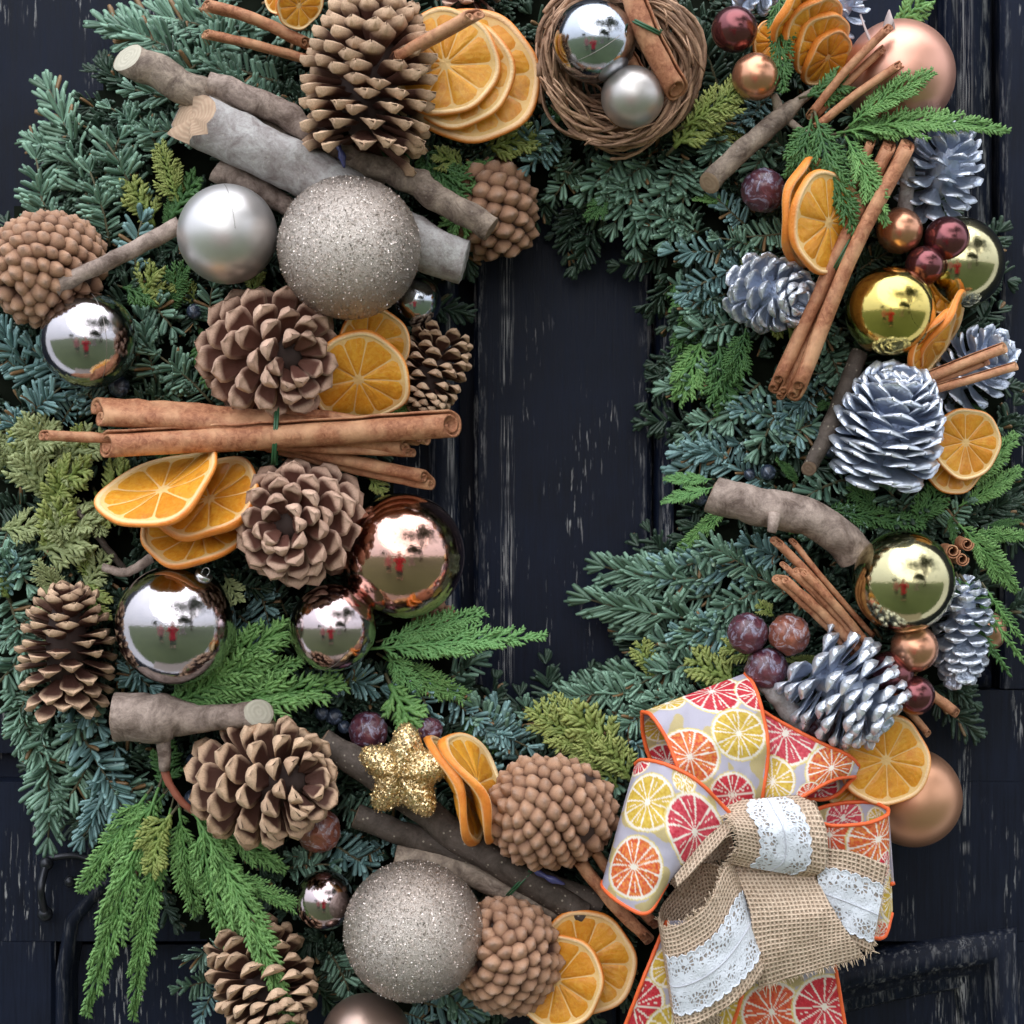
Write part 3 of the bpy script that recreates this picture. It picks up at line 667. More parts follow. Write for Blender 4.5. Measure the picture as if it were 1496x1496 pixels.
slice_(670, 108, 232, 82, (-.12, .1, 1), (.1, -1, 0), 'middle one of three orange slices left of the nest', None, (.05, .08, .04), 10, 9, TRI, 2)
slice_(650, 92, 248, 80, (-.05, .05, 1), (.4, -1, 0), 'front one of three orange slices left of the nest, cinnamon across it', None, (.03, .05, .03), 10, 9, TRI, 3)
slice_(436, 6, 235, 36, (.4, .5, .8), (.7, -.7, .1), 'small orange slice at the top edge left of the upright cone', 'small orange slice at the top edge', (.2, 0, .1), 9, 8, None, 4)
slice_(408, -12, 225, 34, (-.8, .3, .5), (0, -1, 0), 'orange slice on edge at the top, half out of the picture', None, (.2, 0, .1), 9, 8, None, 5)
FAN = 'fan of slices under the long cinnamon bundle'
slice_(290, 772, 232, 86, (-.18, -.70, .72), (.92, -.3, -.1), 'lowest of three orange slices above the large mirror bauble', 'orange fan under the long cinnamon bundle', (.10, .12, .04), 11, 10, FAN, 6)
slice_(306, 734, 252, 84, (-.26, -.66, .66), (.90, -.40, -.1), 'middle of three orange slices above the large mirror bauble, broad orange rind showing', None, (.08, .20, .05), 10, 13, FAN, 7)
slice_(240, 718, 278, 100, (-.30, -.78, .46), (.92, -.36, -.0), 'topmost of three orange slices above the large mirror bauble, tilted back', None, (.0, .24, .04), 10, 9, FAN, 8)
slice_(537, 503, 210, 60, (.2, .45, .8), (.6, -.8, .1), 'folded orange slice right under the large glitter bauble', 'folded orange slices under the glitter bauble', (.38, .0, .12), 10, 10, 'folded orange slices under the glitter bauble', 9)
slice_(525, 553, 236, 74, (.12, .62, .72), (-.25, -1, .6), 'flat amber orange slice resting on the long cinnamon sticks', None, (.14, -.1, .10), 10, 9, 'folded orange slices under the glitter bauble', 10)
CRL = 'pair of curled slices beside the gold star'
slice_(668, 1152, 245, 88, (.95, -.42, .10), (-.46, -1, -.05), 'left one of two curled orange slices beside the gold star', 'two curled orange slices', (.16, -.10, .06), 10, 13, CRL, 11)
slice_(694, 1146, 262, 86, (.94, -.42, .17), (-.44, -1, -.05), 'right one of two curled orange slices, next to the closed cone', None, (.18, -.12, .08), 10, 13, CRL, 12)
LOW = 'two slices between the lower cone and the bow'
slice_(852, 1406, 215, 78, (.05, -.1, 1), (.1, -1, 0), 'rear orange slice between the lower knobbly cone and the bow', 'two orange slices left of the bow', (.06, .1, .06), 11, 11, LOW, 13)
slice_(816, 1432, 240, 70, (-.25, .05, 1), (.2, -1, 0), 'front orange slice against the lower knobbly cone', None, (.12, .05, .06), 9, 11, LOW, 14)
slice_(1292, 1110, 215, 68, (.12, -.08, 1), (.1, -1, 0), 'round orange slice under the spread silver cone', 'orange slice under the spread silver cone', (.05, .06, .05), 10, 8, None, 15)
slice_(1258, 1142, 195, 56, (-.35, .3, .8), (.4, -1, 0), 'orange slice half hidden behind the round one beside the bow', None, (.12, .05, .1), 10, 9, None, 16)
slice_(1410, 648, 195, 53, (.12, .05, 1), (.2, -1, 0), 'round orange slice right of the largest silver cone', 'orange slice right of the largest silver cone', (.05, .1, .05), 11, 9, None, 17)
slice_(1392, 672, 175, 50, (.0, .15, 1), (.5, -1, 0), 'lower orange slice behind the round one by the largest silver cone', None, (.05, .1, .1), 10, 10, None, 18)
OV = 'oval pair beside the long cinnamon sticks'
slice_(1172, 310, 226, 82, (.84, .22, .50), (.16, -1, 0), 'left one of the oval orange slices beside the long cinnamon sticks', 'oval orange slices by the long cinnamon', (.15, .05, .05), 10, 13, OV, 19)
slice_(1207, 325, 272, 76, (.62, .18, .78), (.14, -1, 0), 'right one of the oval orange slices beside the long cinnamon sticks', None, (-.05, .05, .05), 10, 12, OV, 20)
TR = 'stack of slices at the top right'
slice_(1206, 84, 196, 46, (.50, .62, .55), (.62, -.75, .2), 'lowest orange slice of the stack at the top right', 'orange stack at the top right', (.08, .05, .08), 10, 11, TR, 21)
slice_(1196, 62, 214, 51, (.50, .62, .55), (.62, -.75, .2), 'second lowest orange slice of the stack at the top right', None, (.09, .04, .05), 10, 11, TR, 22)
slice_(1184, 40, 232, 55, (.55, .64, .50), (.62, -.75, .2), 'second highest orange slice of the stack at the top right', None, (.08, .03, .07), 10, 11, TR, 23)
slice_(1168, 16, 250, 58, (.60, .68, .42), (.62, -.75, .2), 'topmost orange slice of the stack at the top right', None, (.10, .05, .05), 10, 12, TR, 24)
slice_(1128, 62, 185, 32, (.1, .3, 1), (0, -1, 0), 'small orange slice behind the green spray beside the maroon ball', None, (.2, .1, .1), 9, 9, None, 25)
slice_(1374, 482, 205, 66, (.78, .52, .30), (.5, -.9, .1), 'orange slice on edge below the gold bauble with the open neck', 'orange slices on edge', (.12, .05, .05), 10, 9, None, 26)
slice_(1358, 500, 225, 58, (.72, .52, .42), (.55, -.9, .1), 'small oval orange slice between the open-necked gold bauble and largest silver cone', None, (.1, .05, .05), 10, 9, None, 27)
slice_(1378, 428, 185, 32, (.2, .3, .8), (.3, -1, .1), 'small orange slice below the smaller maroon ball', None, (.1, .1, .05), 9, 8, None, 28)

# ================================================================== CINNAMON
def scroll(kind, rs):
    c = []
    if kind == 'double':
        for s_ in np.linspace(0, 1, 22):
            a = math.radians(-90 - 430 * (1 - s_)); r = .13 + .37 * s_; c.append((-(math.cos(a) * r) * -1 * -1 + .0 - .0, 0))
        c = []
        for s_ in np.linspace(0, 1, 24):
            a = math.radians(-90 + 440 * (1 - s_)); r = .14 + .36 * s_; c.append((.48 + math.cos(a) * r, math.sin(a) * r + (0)))
        m = [(-x, y) for x, y in c]; c = c + [(.2, -.51), (-.2, -.51)] + m[::-1]
    else:
        for s_ in np.linspace(0, 1, 40):
            a = math.radians(rs.uniform(0, 1) * 0 + 640 * s_); r = .42 + .56 * s_; c.append((math.cos(a) * r, math.sin(a) * r))
    c = np.array(c); t = np.gradient(c, axis=0); t /= np.linalg.norm(t, axis=1)[:, None] + 1e-9; nn = np.stack([-t[:, 1], t[:, 0]], 1)
    th = .085 if kind == 'double' else .075
    return np.concatenate([c + nn * th, (c - nn * th)[::-1]]), len(c)
def cinnamon(pts, r, label, short=None, kind='double', group=None, seed=0, face=None):
    rs = random.Random(seed * 13 + int(pts[0][0])); prof, nc = scroll(kind, rs); n = 16
    p = catmull(loc_np(pts), n); dd = np.mean([q[2] for q in pts]); kk = r * K(dd) * S; o = p.mean(0); ln = np.linalg.norm(p[-1] - p[0])
    nrm = np.array([noise.noise(Vector((i * .5, seed * 3.1, r))) for i in range(n)])
    p = p + np.outer(nrm, (0, 1, .6)) * kk * .12
    up = face or (0, -1, 0.001)
    rad = kk * (1 + .05 * np.array([noise.noise(Vector((i * .9, seed, 2.))) for i in range(n)])) 
    m = len(prof); v, f = tube(p, rad, prof=prof, caps=False, up=up)
    for a_, b_, i0 in ((0, 1, 0), (n - 1, n - 2, (n - 1) * m)):      # slanted ends show the rolled bark
        tn = p[a_] - p[b_]; tn /= np.linalg.norm(tn); q = v[i0:i0 + m]; q -= tn * (((q - p[a_]) @ np.array((0, -1, .1)))[:, None] * .75)
    v = v + np.array([noise.noise(Vector(q * 120)) for q in v])[:, None] * kk * .07
    for base in (0, (n - 1) * m):
        for j in range(nc - 1):
            q = (base + j, base + j + 1, base + m - 2 - j, base + m - 1 - j); f.append(q if base else q[::-1])
    ob = obj('cinnamon_stick', mesh('cinnamon_stick', v - o, f, CINN, True), None, Matrix.Translation(Vector(o)), label, 'cinnamon stick', group)
    if short: mark((pts[0][0] + pts[-1][0]) / 2, (pts[0][1] + pts[-1][1]) / 2, short)
def tie(x, y, d, rx, ry, ang, label, short=None, r=2.0, turns=2, mat=None):
    pts = []; ca, sa = math.cos(math.radians(ang)), math.sin(math.radians(ang))
    for i in range(60 * turns):
        a = i / 60 * 2 * math.pi; w = (i / (60 * turns) - .5) * 7; yy = math.cos(a) * ry; pts.append(P(x + ca * w - sa * yy, y + sa * w + ca * yy, d + math.sin(a) * rx))
    o = P(x, y, d); v, f = tube([np.array(q) for q in pts], r * S, 6); obj('wire_tie', mesh('wire_tie', v - np.array(o), f, mat or WIREG), None, Matrix.Translation(o), label, 'wire')
GL = 'long cinnamon bundle across the left side'
cinnamon([(142, 602, 262), (300, 612, 262), (600, 648, 235)], 25, 'thickest cinnamon stick on top of the long left bundle', 'long cinnamon bundle', 'double', GL, 1, face=(0, -.75, -.66))
cinnamon([(155, 650, 275), (400, 637, 280), (660, 620, 268)], 21, 'straight cinnamon stick lying across the front of the long left bundle', None, 'single', GL, 2)
cinnamon([(64, 637, 255), (200, 642, 255), (430, 640, 250)], 15, 'thin cinnamon stick reaching farthest left from the long bundle', None, 'double', GL, 3)
cinnamon([(380, 652, 250), (500, 658, 250), (600, 662, 238)], 13, 'thinnest cinnamon stick under the right half of the long bundle', None, 'double', GL, 4)
cinnamon([(400, 650, 232), (500, 676, 225), (625, 702, 215)], 19, 'lowest cinnamon stick of the long left bundle, just above the copper bauble', None, 'double', GL, 5, face=(0, -1, .5))
cinnamon([(380, 600, 236), (500, 612, 232), (618, 642, 226)], 15, 'short dark cinnamon stick behind the right end of the long bundle', None, 'double', GL, 6)
tie(403, 635, 262, 30, 44, 3, 'green wire wrapped round the long cinnamon bundle')
cinnamon([(300, 8, 205), (370, 28, 215), (450, 66, 205)], 15, 'upper cinnamon stick left of the large upright cone', 'cinnamon pair left of the upright cone', 'double', 'pair left of the upright cone', 7)
cinnamon([(300, 50, 205), (370, 66, 212), (450, 88, 200)], 12, 'lower cinnamon stick left of the large upright cone', None, 'double', 'pair left of the upright cone', 8)
cinnamon([(575, 88, 300), (640, 52, 325), (694, 22, 335)], 17, 'cinnamon stick poking from the large upright cone over orange slices', None, 'double', None, 9)
cinnamon([(915, -30, 275), (945, 50, 282), (988, 132, 272)], 19, 'cinnamon stick in the twig nest with a green ring', 'cinnamon stick in the nest', 'single', None, 10)
cinnamon([(900, 60, 235), (925, 100, 235), (950, 150, 230)], 14, 'cinnamon stick in the nest hidden behind the silver bauble', None, 'single', None, 11)
tie(944, 38, 280, 21, 23, -65, 'bright green wire ring on the cinnamon stick in the nest', r=1.8)
G2 = 'cinnamon crossing the rose satin bauble'
cinnamon([(1185, 168, 235), (1240, 100, 255), (1298, 42, 260)], 12, 'uppermost cinnamon stick across the rose satin bauble', 'cinnamon across the rose bauble', 'double', G2, 12)
cinnamon([(1190, 172, 225), (1240, 120, 240), (1290, 72, 248)], 11, 'middle cinnamon stick across the rose satin bauble', None, 'double', G2, 13)
cinnamon([(1188, 190, 240), (1250, 140, 255), (1314, 96, 262)], 12, 'lowest cinnamon stick across the rose satin bauble', None, 'double', G2, 14)
G3 = 'long cinnamon bundle on the right side'
cinnamon([(1325, 212, 262), (1242, 372, 272), (1163, 572, 262)], 21, 'front stick of the long cinnamon bundle on the right side', 'long cinnamon bundle on the right', 'double', G3, 15)
cinnamon([(1298, 212, 250), (1222, 370, 257), (1134, 562, 247)], 19, 'left stick of the long cinnamon bundle on the right side', None, 'double', G3, 16)
cinnamon([(1272, 205, 238), (1240, 290, 238), (1215, 390, 232)], 13, 'short cinnamon stick behind the long right bundle and oval slices', None, 'double', G3, 17)
cinnamon([(1300, 250, 238), (1228, 400, 245), (1142, 575, 240)], 12, 'hidden rear stick of the long cinnamon bundle on the right side', None, 'double', G3, 18)
tie(1232, 372, 260, 22, 28, 28, 'thin dark green wire round the long right cinnamon bundle', r=1.5)
G4 = 'short cinnamon sticks over the silver cone'
cinnamon([(1336, 560, 235), (1400, 534, 245), (1468, 508, 240)], 9, 'upper short cinnamon stick over the silver cone at the right', 'short cinnamon sticks at the right', 'single', G4, 19)
cinnamon([(1352, 573, 238), (1420, 554, 248), (1485, 535, 242)], 7, 'lower thin cinnamon stick over the silver cone at the right', None, 'single', G4, 20)
cinnamon([(1345, 566, 225), (1400, 546, 232), (1442, 530, 230)], 9, 'middle cinnamon stick between the two over the right silver cone', None, 'double', G4, 21)
G5 = 'cinnamon bundle left of the pale gold bauble'
cinnamon([(1134, 792, 245), (1190, 850, 245), (1262, 940, 215)], 12, 'cinnamon stick starting highest in the bundle left of the pale gold bauble', 'cinnamon bundle by the pale gold bauble', 'double', G5, 22)
cinnamon([(1158, 792, 238), (1205, 850, 238), (1275, 930, 210)], 8, 'thin cinnamon stick on the right of the bundle by the pale gold bauble', None, 'double', G5, 23)
cinnamon([(1168, 836, 262), (1215, 885, 255), (1268, 948, 225)], 12, 'front curled cinnamon stick of the bundle by the pale gold bauble', None, 'double', G5, 24, face=(.3, -1, .6))
cinnamon([(1140, 846, 255), (1195, 896, 250), (1252, 955, 220)], 13, 'lowest cinnamon stick of the bundle left of the pale gold bauble', None, 'double', G5, 25, face=(.3, -1, .6))
cinnamon([(1145, 826, 250), (1195, 876, 246), (1255, 945, 216)], 8, 'small curled cinnamon stick inside the bundle by the pale gold bauble', None, 'double', G5, 26)
cinnamon([(1322, 985, 190), (1360, 1015, 195), (1396, 1042, 192)], 14, 'short cinnamon stick right of the lowest maroon ball', 'short cinnamon by the maroon balls', 'double', None, 27)
cinnamon([(1308, 1020, 185), (1335, 1048, 188), (1355, 1072, 185)], 10, 'cinnamon stub between the maroon balls and the orange slice', None, 'double', None, 28)
for i, (x, y, r) in enumerate(((1413, 795, 10), (1392, 806, 11), (1406, 817, 10))):
    cinnamon([(x - 12, y - 4, 150), (x, y, 205)], r, ['upper', 'left', 'lower'][i] + ' of three dark cinnamon ends right of the pale gold bauble', 'dark cinnamon ends' if i == 0 else None, 'single', 'end-on cinnamon at the right', 30 + i, face=(0, 0, 1))
cinnamon([(838, 1250, 225), (890, 1315, 232), (945, 1372, 225)], 17, 'cinnamon stick running under the left side of the bow', 'cinnamon stick under the bow', 'double', None, 35)
cinnamon([(862, 1238, 215), (910, 1300, 218), (955, 1350, 212)], 14, 'darker cinnamon stick behind the one under the bow', None, 'double', None, 36)

# ================================================================== BRANCHES
def branch(pts, r, bark, label, short=None, ends=(CUT, CUT), knots=(), stubs=(), seed=0, group='cut branches', rough=.13, name='branch', face=(0, 0), jag=0):
    """r: list of radii per point"""
    n = 34; P0 = loc_np(pts); path = catmull(P0, n); rad = np.interp(np.linspace(0, 1, n), np.linspace(0, 1, len(r)), r); dd = np.interp(np.linspace(0, 1, n), np.linspace(0, 1, len(pts)), [q[2] for q in pts])
    rad = rad * (DC - dd) / F * S
    o = Vector(path[0]); t = empty(name, o, label, 'branch', group)
    for i in range(n): path[i] += np.array((noise.noise(Vector((i * .22, seed, 1))), noise.noise(Vector((i * .22, seed, 5))) * .5, noise.noise(Vector((i * .22, seed, 9))))) * rad[i] * .18
    sides = 20; v, f = tube(path, rad, sides, caps=False); v = v.reshape(n, sides, 3)
    for (kt, kd, kr, kh) in knots:       # position, direction (img), radius px, height px
        c = path[int(kt * (n - 1))]; dirv = np.array(V(*kd).normalized()); c = c + dirv * rad[int(kt * (n - 1))]
        dist = np.linalg.norm(v - c, axis=2); v = v + np.exp(-(dist / (kr * S)) ** 2)[..., None] * dirv * kh * S
    for i in range(n):
        for j in range(sides):
            q = v[i, j]; w = noise.noise(Vector(q) * 90) * rough + noise.noise(Vector(q) * 320) * rough * .35
            v[i, j] = path[i] + (q - path[i]) * (1 + w)
    sp_ = np.linalg.norm(path[1] - path[0]); vw = np.array((0, -1, .15))
    for e in (0, 1):
        if ends[e] is None: continue
        tn = (path[0] - path[1]) if e == 0 else (path[-1] - path[-2]); tn /= np.linalg.norm(tn); ii = 0 if e == 0 else n - 1; rr_ = rad[ii]; jg = [noise.noise(Vector((j * .9, seed, 3))) * rr_ * .9 * jag for j in range(sides)]
        for m_ in range(n // 2):
            w_ = 1 - m_ * sp_ / (2.0 * rr_)
            if w_ <= 0: break
            i = m_ if e == 0 else n - 1 - m_
            for j in range(sides): v[i, j] -= tn * ((v[i, j] - path[i]) @ vw) * (.85 if face[e] else .12) * w_ - tn * jg[j] * (e == 0) * w_
    endring = [v[0].copy(), v[-1].copy()]; v = v.reshape(-1, 3) - np.array(o)
    obj('bark', mesh('bark', v, f, bark), t)
    for e, (rg, em) in enumerate(zip(endring, ends)):
        if em is None: continue
        c = rg.mean(0); tn = (path[0] - path[2]) if e == 0 else (path[-1] - path[-3]); tn /= np.linalg.norm(tn)
        rr = rad[0] if e == 0 else rad[-1]; vv = [c + tn * rr * .06]; ff = []
        for (q, h) in ((.35, .05), (.75, .05), (.93, .02), (1.0, -.04)):
            for p in rg: vv.append(c + (p - c) * q + tn * (rr * h + (RNG.random() - .5) * rr * .05))
        for j in range(sides):
            ff.append((0, 1 + j, 1 + (j + 1) % sides))
            for i in range(3): ff.append((1 + i * sides + j, 1 + (i + 1) * sides + j, 1 + (i + 1) * sides + (j + 1) % sides, 1 + i * sides + (j + 1) % sides))
        obj('cut_end', mesh('cut_end', np.array(vv) - c, ff, em), t, Matrix.Translation(Vector(c) - o))
    for (sp, srad, em) in stubs:
        q = catmull(loc_np(sp), 8); rr = np.interp(np.linspace(0, 1, 8), np.linspace(0, 1, len(srad)), srad) * S
        vv, ff = tube(q, rr, 10, True, jitter=.12); obj('side_stub', mesh('side_stub', vv - np.array(o), ff, bark), t)
    if short: m = pts[len(pts) // 2]; mark(m[0], m[1], short)
    return t
branch([(186, 84, 205), (300, 142, 210), (420, 205, 190)], [25, 25, 24], BARKB, 'smooth speckled branch with a pale cut end at the upper left', 'speckled branch with the pale cut end', seed=1, rough=.08, face=(1, 0))
branch([(282, 172, 238), (400, 228, 240), (500, 280, 235), (600, 350, 222), (678, 384, 215)], [40, 38, 37, 36, 33], BARKG, 'thickest grey branch, torn orange end, running behind the large glitter bauble', 'thick grey branch', ends=(CUTO, BARKG), knots=((.36, (.15, -.5, .9), 15, 12), (.93, (.0, -.6, .9), 15, 12), (.97, (.3, .6, .7), 14, 6)), seed=2, rough=.08, face=(1, 0), jag=1)
branch([(304, 122, 225), (380, 150, 232), (450, 190, 230), (520, 235, 222), (560, 262, 200)], [18, 20, 18, 17, 16], BARKM, 'thinner mauve-brown branch lying above the thickest grey one', 'mauve-brown branch', ends=(CUTB, None), knots=((.45, (.3, -.9, .3), 9, 5),), seed=3)
branch([(505, 232, 222), (590, 258, 228), (640, 290, 230), (718, 335, 228)], [17, 19, 20, 19], BARKB, 'bent rough branch above the glitter bauble ending over the dark cone', 'bent rough branch', ends=(None, CUTB), knots=((.3, (.2, -.9, .2), 6, 5), (.5, (.4, -.8, .3), 7, 5), (.66, (.2, -.8, .4), 7, 4)), seed=4)
branch([(318, 246, 210), (365, 268, 212), (425, 305, 200)], [20, 15, 15], BARKM, 'short forked branch stub between the matte bauble and thickest branch', None, ends=(CUTB, None), seed=5)
branch([(78, 420, 262), (120, 400, 262), (180, 372, 255), (262, 328, 240)], [16, 11, 12, 13], BARKM, 'slim branch from the matte champagne bauble to the closed left cone', 'slim branch at the left', ends=(CUTB, None), seed=6)
branch([(168, 1048, 240), (235, 1048, 245), (290, 1050, 245), (340, 1046, 248), (378, 1043, 252)], [36, 35, 20, 18, 20], BARKM, 'short stout cut branch with a pale round end above the tan cone', 'short stout cut branch', ends=(CUTB, CUT), knots=((.3, (0, -1, .3), 14, 3),), stubs=(([(238, 1075, 240), (240, 1100, 240), (240, 1125, 236)], [11, 10, 8], None),), seed=7, face=(0, 1))
branch([(470, 1082, 205), (545, 1130, 212), (620, 1186, 215), (720, 1255, 222), (850, 1335, 205)], [20, 22, 22, 22, 20], BARKD, 'long dark speckled branch running from the star to the orange slices', 'long dark branch', ends=(CUTB, None), seed=8)
branch([(520, 1192, 200), (620, 1228, 205), (740, 1268, 200), (880, 1320, 190)], [19, 18, 17, 16], BARKD, 'dark brown branch between the gold star and the lower glitter bauble', 'dark branch under the star', ends=(CUTB, None), seed=9)
branch([(578, 1252, 205), (660, 1268, 210), (750, 1305, 205), (850, 1345, 190)], [20, 18, 17, 16], BARKB, 'greyer speckled branch just above the lower glitter bauble', 'grey speckled branch', ends=(CUTB, None), seed=10)
tie(762, 1288, 215, 24, 30, 42, 'green wire tying the dark branches under the curled orange slices', r=1.6)
branch([(1036, 268, 215), (1090, 215, 222), (1140, 172, 225), (1165, 150, 222), (1190, 132, 220)], [16, 15, 15, 8, 6], BARKB, 'slim cut branch right of the nest above the purple fruit', 'slim branch right of the nest', ends=(CUTO, CUT), stubs=(([(1140, 170, 220), (1135, 150, 225), (1130, 138, 226)], [8, 7, 5], None), ([(1150, 175, 222), (1180, 195, 226), (1215, 190, 226)], [6, 4.5, 4], None)), seed=11, face=(1, 1))
branch([(1040, 722, 225), (1090, 736, 232), (1150, 748, 235), (1200, 765, 232), (1250, 808, 215)], [27, 28, 29, 27, 28], BARKM, 'stout curved branch with a side stub left of the pale gold bauble', 'stout curved branch', ends=(CUTB, None), knots=((.42, (.05, .2, 1), 18, 7),), stubs=(([(1132, 752, 262), (1129, 768, 268), (1127, 778, 268)], [10, 8, 6], None),), seed=12, rough=.07)
branch([(1256, 515, 205), (1235, 570, 212), (1210, 630, 220), (1182, 686, 222)], [13, 13, 13, 11], BARKD, 'slim dark branch ending in a slanted cut left of the largest silver cone', 'slim dark branch', ends=(None, CUTB), seed=13, face=(0, 1))
branch([(1100, 978, 215), (1130, 1010, 222), (1170, 1060, 215)], [9, 15, 15], BARKG, 'split grey wood piece between the purple fruits and the bow', 'split grey wood', ends=(None, CUT), knots=((.6, (0, 0, 1), 12, 5),), seed=14, rough=.25)
branch([(150, 829, 210), (185, 836, 214), (222, 815, 205)], [6, 7, 8], BARKM, 'thin bent twig above the large mirror bauble', None, ends=(CUTB, None), seed=15)
branch([(112, 745, 180), (148, 790, 175), (180, 830, 160)], [5, 5, 5], BARKD, 'thin dark twig in the olive moss-like cypress at the left', None, ends=(None, None), seed=16)
branch([(1325, 235, 190), (1325, 275, 190), (1322, 320, 180)], [11, 11, 11], BARKG, 'grey stick beside the silver cone at the upper right', None, ends=(CUT, None), seed=17)
branch([(238, 1095, 235), (242, 1130, 232), (260, 1165, 228), (282, 1186, 222)], [6, 6, 5.5, 4], REDT, 'knobbly red-brown twig under the short stout branch', 'red-brown twig', ends=(None, None), seed=18, rough=.4, group=None)

# ================================================================== FRUITS, BERRIES, SMALL THINGS
def fruit(x, y, r, d, mat, label, short=None, name='dried_fruit', cat='dried fruit', group=None, bumpy=.09):
    v = SPH[0].copy(); sd = x * .37 + y * .11
    if bumpy > .05: v, f = sphere_vf(40, 24)
    else: v, f = SPHL
    v = v.copy()
    for i, q in enumerate(v):
        h = 1 - abs(noise.noise(Vector(q) * 1.7 + Vector((sd, 0, 0)))) * 2 * bumpy - abs(noise.noise(Vector(q) * 4 + Vector((0, sd, 0)))) * bumpy; v[i] = q * h
    v *= r * K(d) * S; obj(name, mesh(name, v, f, mat), None, Matrix.Translation(P(x, y, d)), label, cat, group)
    if short: mark(x, y, short)
fruit(1115, 278, 34, 195, FRUIT, 'single wrinkled purple fruit left of the oval orange slices', 'single purple fruit')
GF = 'cluster of wrinkled purple fruits above the bow'
fruit(1092, 925, 31, 225, FRUIT, 'dark purple wrinkled fruit, upper left of the cluster of three', 'cluster of purple fruits', group=GF)
fruit(1153, 927, 32, 230, FRUITR, 'russet wrinkled fruit, upper right of the cluster of three', group=GF)
fruit(1119, 977, 33, 220, FRUIT, 'lowest wrinkled purple fruit of the cluster of three', group=GF)
fruit(466, 1214, 34, 195, FRUITR, 'red-brown wrinkled fruit under the tan cone', 'red-brown fruit under the tan cone')
fruit(538, 1068, 30, 180, FRUIT, 'bluish purple wrinkled fruit above the gold star')
fruit(628, 1066, 20, 180, FRUIT, 'small bloomy fruit between the gold star and curled slices')
fruit(1198, 1062, 24, 185, FRUIT, 'dark purple fruit under the spread silver cone')
jb = [(1122, 690, 12, 'dark blue juniper berry above the stout curved branch, larger of two'), (1095, 693, 9, 'small juniper berry above the stout curved branch'), (1023, 728, 11, 'greenish juniper berry at the left end of the stout curved branch'),
      (284, 1168, 16, 'juniper berry beside the tan cone, largest of three'), (283, 1112, 12, 'juniper berry between short stout branch and tan cone'), (284, 1136, 10, 'middle juniper berry left of the tan cone'),
      (488, 1047, 13, 'juniper berry at the upper end of the long dark branch'), (470, 1042, 11, 'juniper berry right of the pale round branch end'), (503, 1062, 10, 'juniper berry just left of the bluish purple fruit'),
      (174, 565, 16, 'dark blue berry under the mirror bauble at the left edge'), (1216, 655, 15, 'dark berry left of the largest silver cone'), (284, 455, 12, 'blue-black berry left of the open cone'),
      (460, 1000, 12, 'juniper berry below the rose champagne mirror bauble'), (490, 1010, 11, 'second juniper berry below the rose champagne mirror bauble'), (352, 645, 9, 'berry glimpsed under the long cinnamon bundle')]
for x, y, r, lb in jb[:-1]: fruit(x, y, r, hgt(x, y) + 18, JUN, lb, None, 'juniper_berry', 'berry', 'juniper berries', .03)
def glue(x, y, d, pts, label):
    v, f = tube(catmull(loc_np(pts), 10), np.array([2, 3, 5, 4, 3, 5, 6, 4, 3, 1.5]) * S, 8); o = P(x, y, d); obj('glue_blob', mesh('glue_blob', v - np.array(o), f, GLUE), None, Matrix.Translation(o), label, 'glue')
glue(500, 225, 262, [(488, 205, 255), (498, 222, 264), (503, 245, 262)], 'string of shiny blue glue under the large upright cone')
glue(800, 1275, 235, [(775, 1268, 235), (800, 1282, 240), (825, 1292, 235)], 'string of dark blue glue beneath the closed cone by the bow')
# pale curled husk at top right
mb = MB(); pr = catmull(np.array([(1258, 20, 205), (1268, 45, 215), (1282, 62, 218), (1292, 30, 225), (1300, 14, 225), (1304, 45, 218)]), 30)
v = []; f = []
for i, q in enumerate(pr):
    for s_ in (0, 1): v.append(np.array(P(q[0] + 6 * s_, q[1] + 18 * s_, q[2] + 10 * s_)))
for i in range(len(pr) - 1): f.append((2 * i, 2 * i + 1, 2 * i + 3, 2 * i + 2))
o = P(1280, 40, 215); hk = obj('dried_husk', mesh('dried_husk', np.array(v) - np.array(o), f, simple('pale_husk', (.42, .34, .33), .6)), None, Matrix.Translation(o), 'pale curled dried husk above the rose satin bauble', 'husk')
so = hk.modifiers.new('thickness', 'SOLIDIFY'); so.thickness = 3 * S

# ================================================================== TWIG NEST
nest = empty('twig_nest', P(905, 100, 200), 'round nest of twisted brown vine twigs holding two baubles and cinnamon', 'nest'); mark(905, 150, 'twig nest')
TWG = [mat_bark('vine_twig_a', (.24, .13, .08), (.58, .37, .24), (.4, .28, .2), .1), mat_bark('vine_twig_b', (.13, .075, .045), (.32, .19, .12), (.3, .2, .15), .1)]
rs = random.Random(5)
for i in range(92):
    q = i / 91; ringr = 52 + 72 * q + rs.uniform(-5, 5); a0 = rs.uniform(0, 6.28); span = rs.uniform(1.6, 4.6); n = 26; pts = []; ph = rs.uniform(0, 6.28); ph2 = rs.uniform(0, 6)
    dz0 = 175 + 70 * min(1, q * 1.35) - 60 * max(0, q - .78) / .22; am = 9
    for k in range(n):
        a = a0 + span * k / (n - 1); rr = ringr + am * math.sin(3.2 * a + ph) ; d = dz0 + 9 * math.cos(3.2 * a + ph) + 3 * math.sin(7 * a + ph2)
        pts.append(P(905 + rr * .98 * math.cos(a) - 4, 95 + rr * 1.0 * math.sin(a) + (3 * math.sin(5 * a + ph2)), d))
    r0 = rs.uniform(2.0, 4.2) * (1.25 if q > .6 else 1) * S
    v, f = tube([np.array(p) for p in pts], np.linspace(r0, r0 * .6, n), 6, True, jitter=.12); v = v - np.array(nest.location)
    obj('twig', mesh('twig', v, f, TWG[i % 2]), nest)
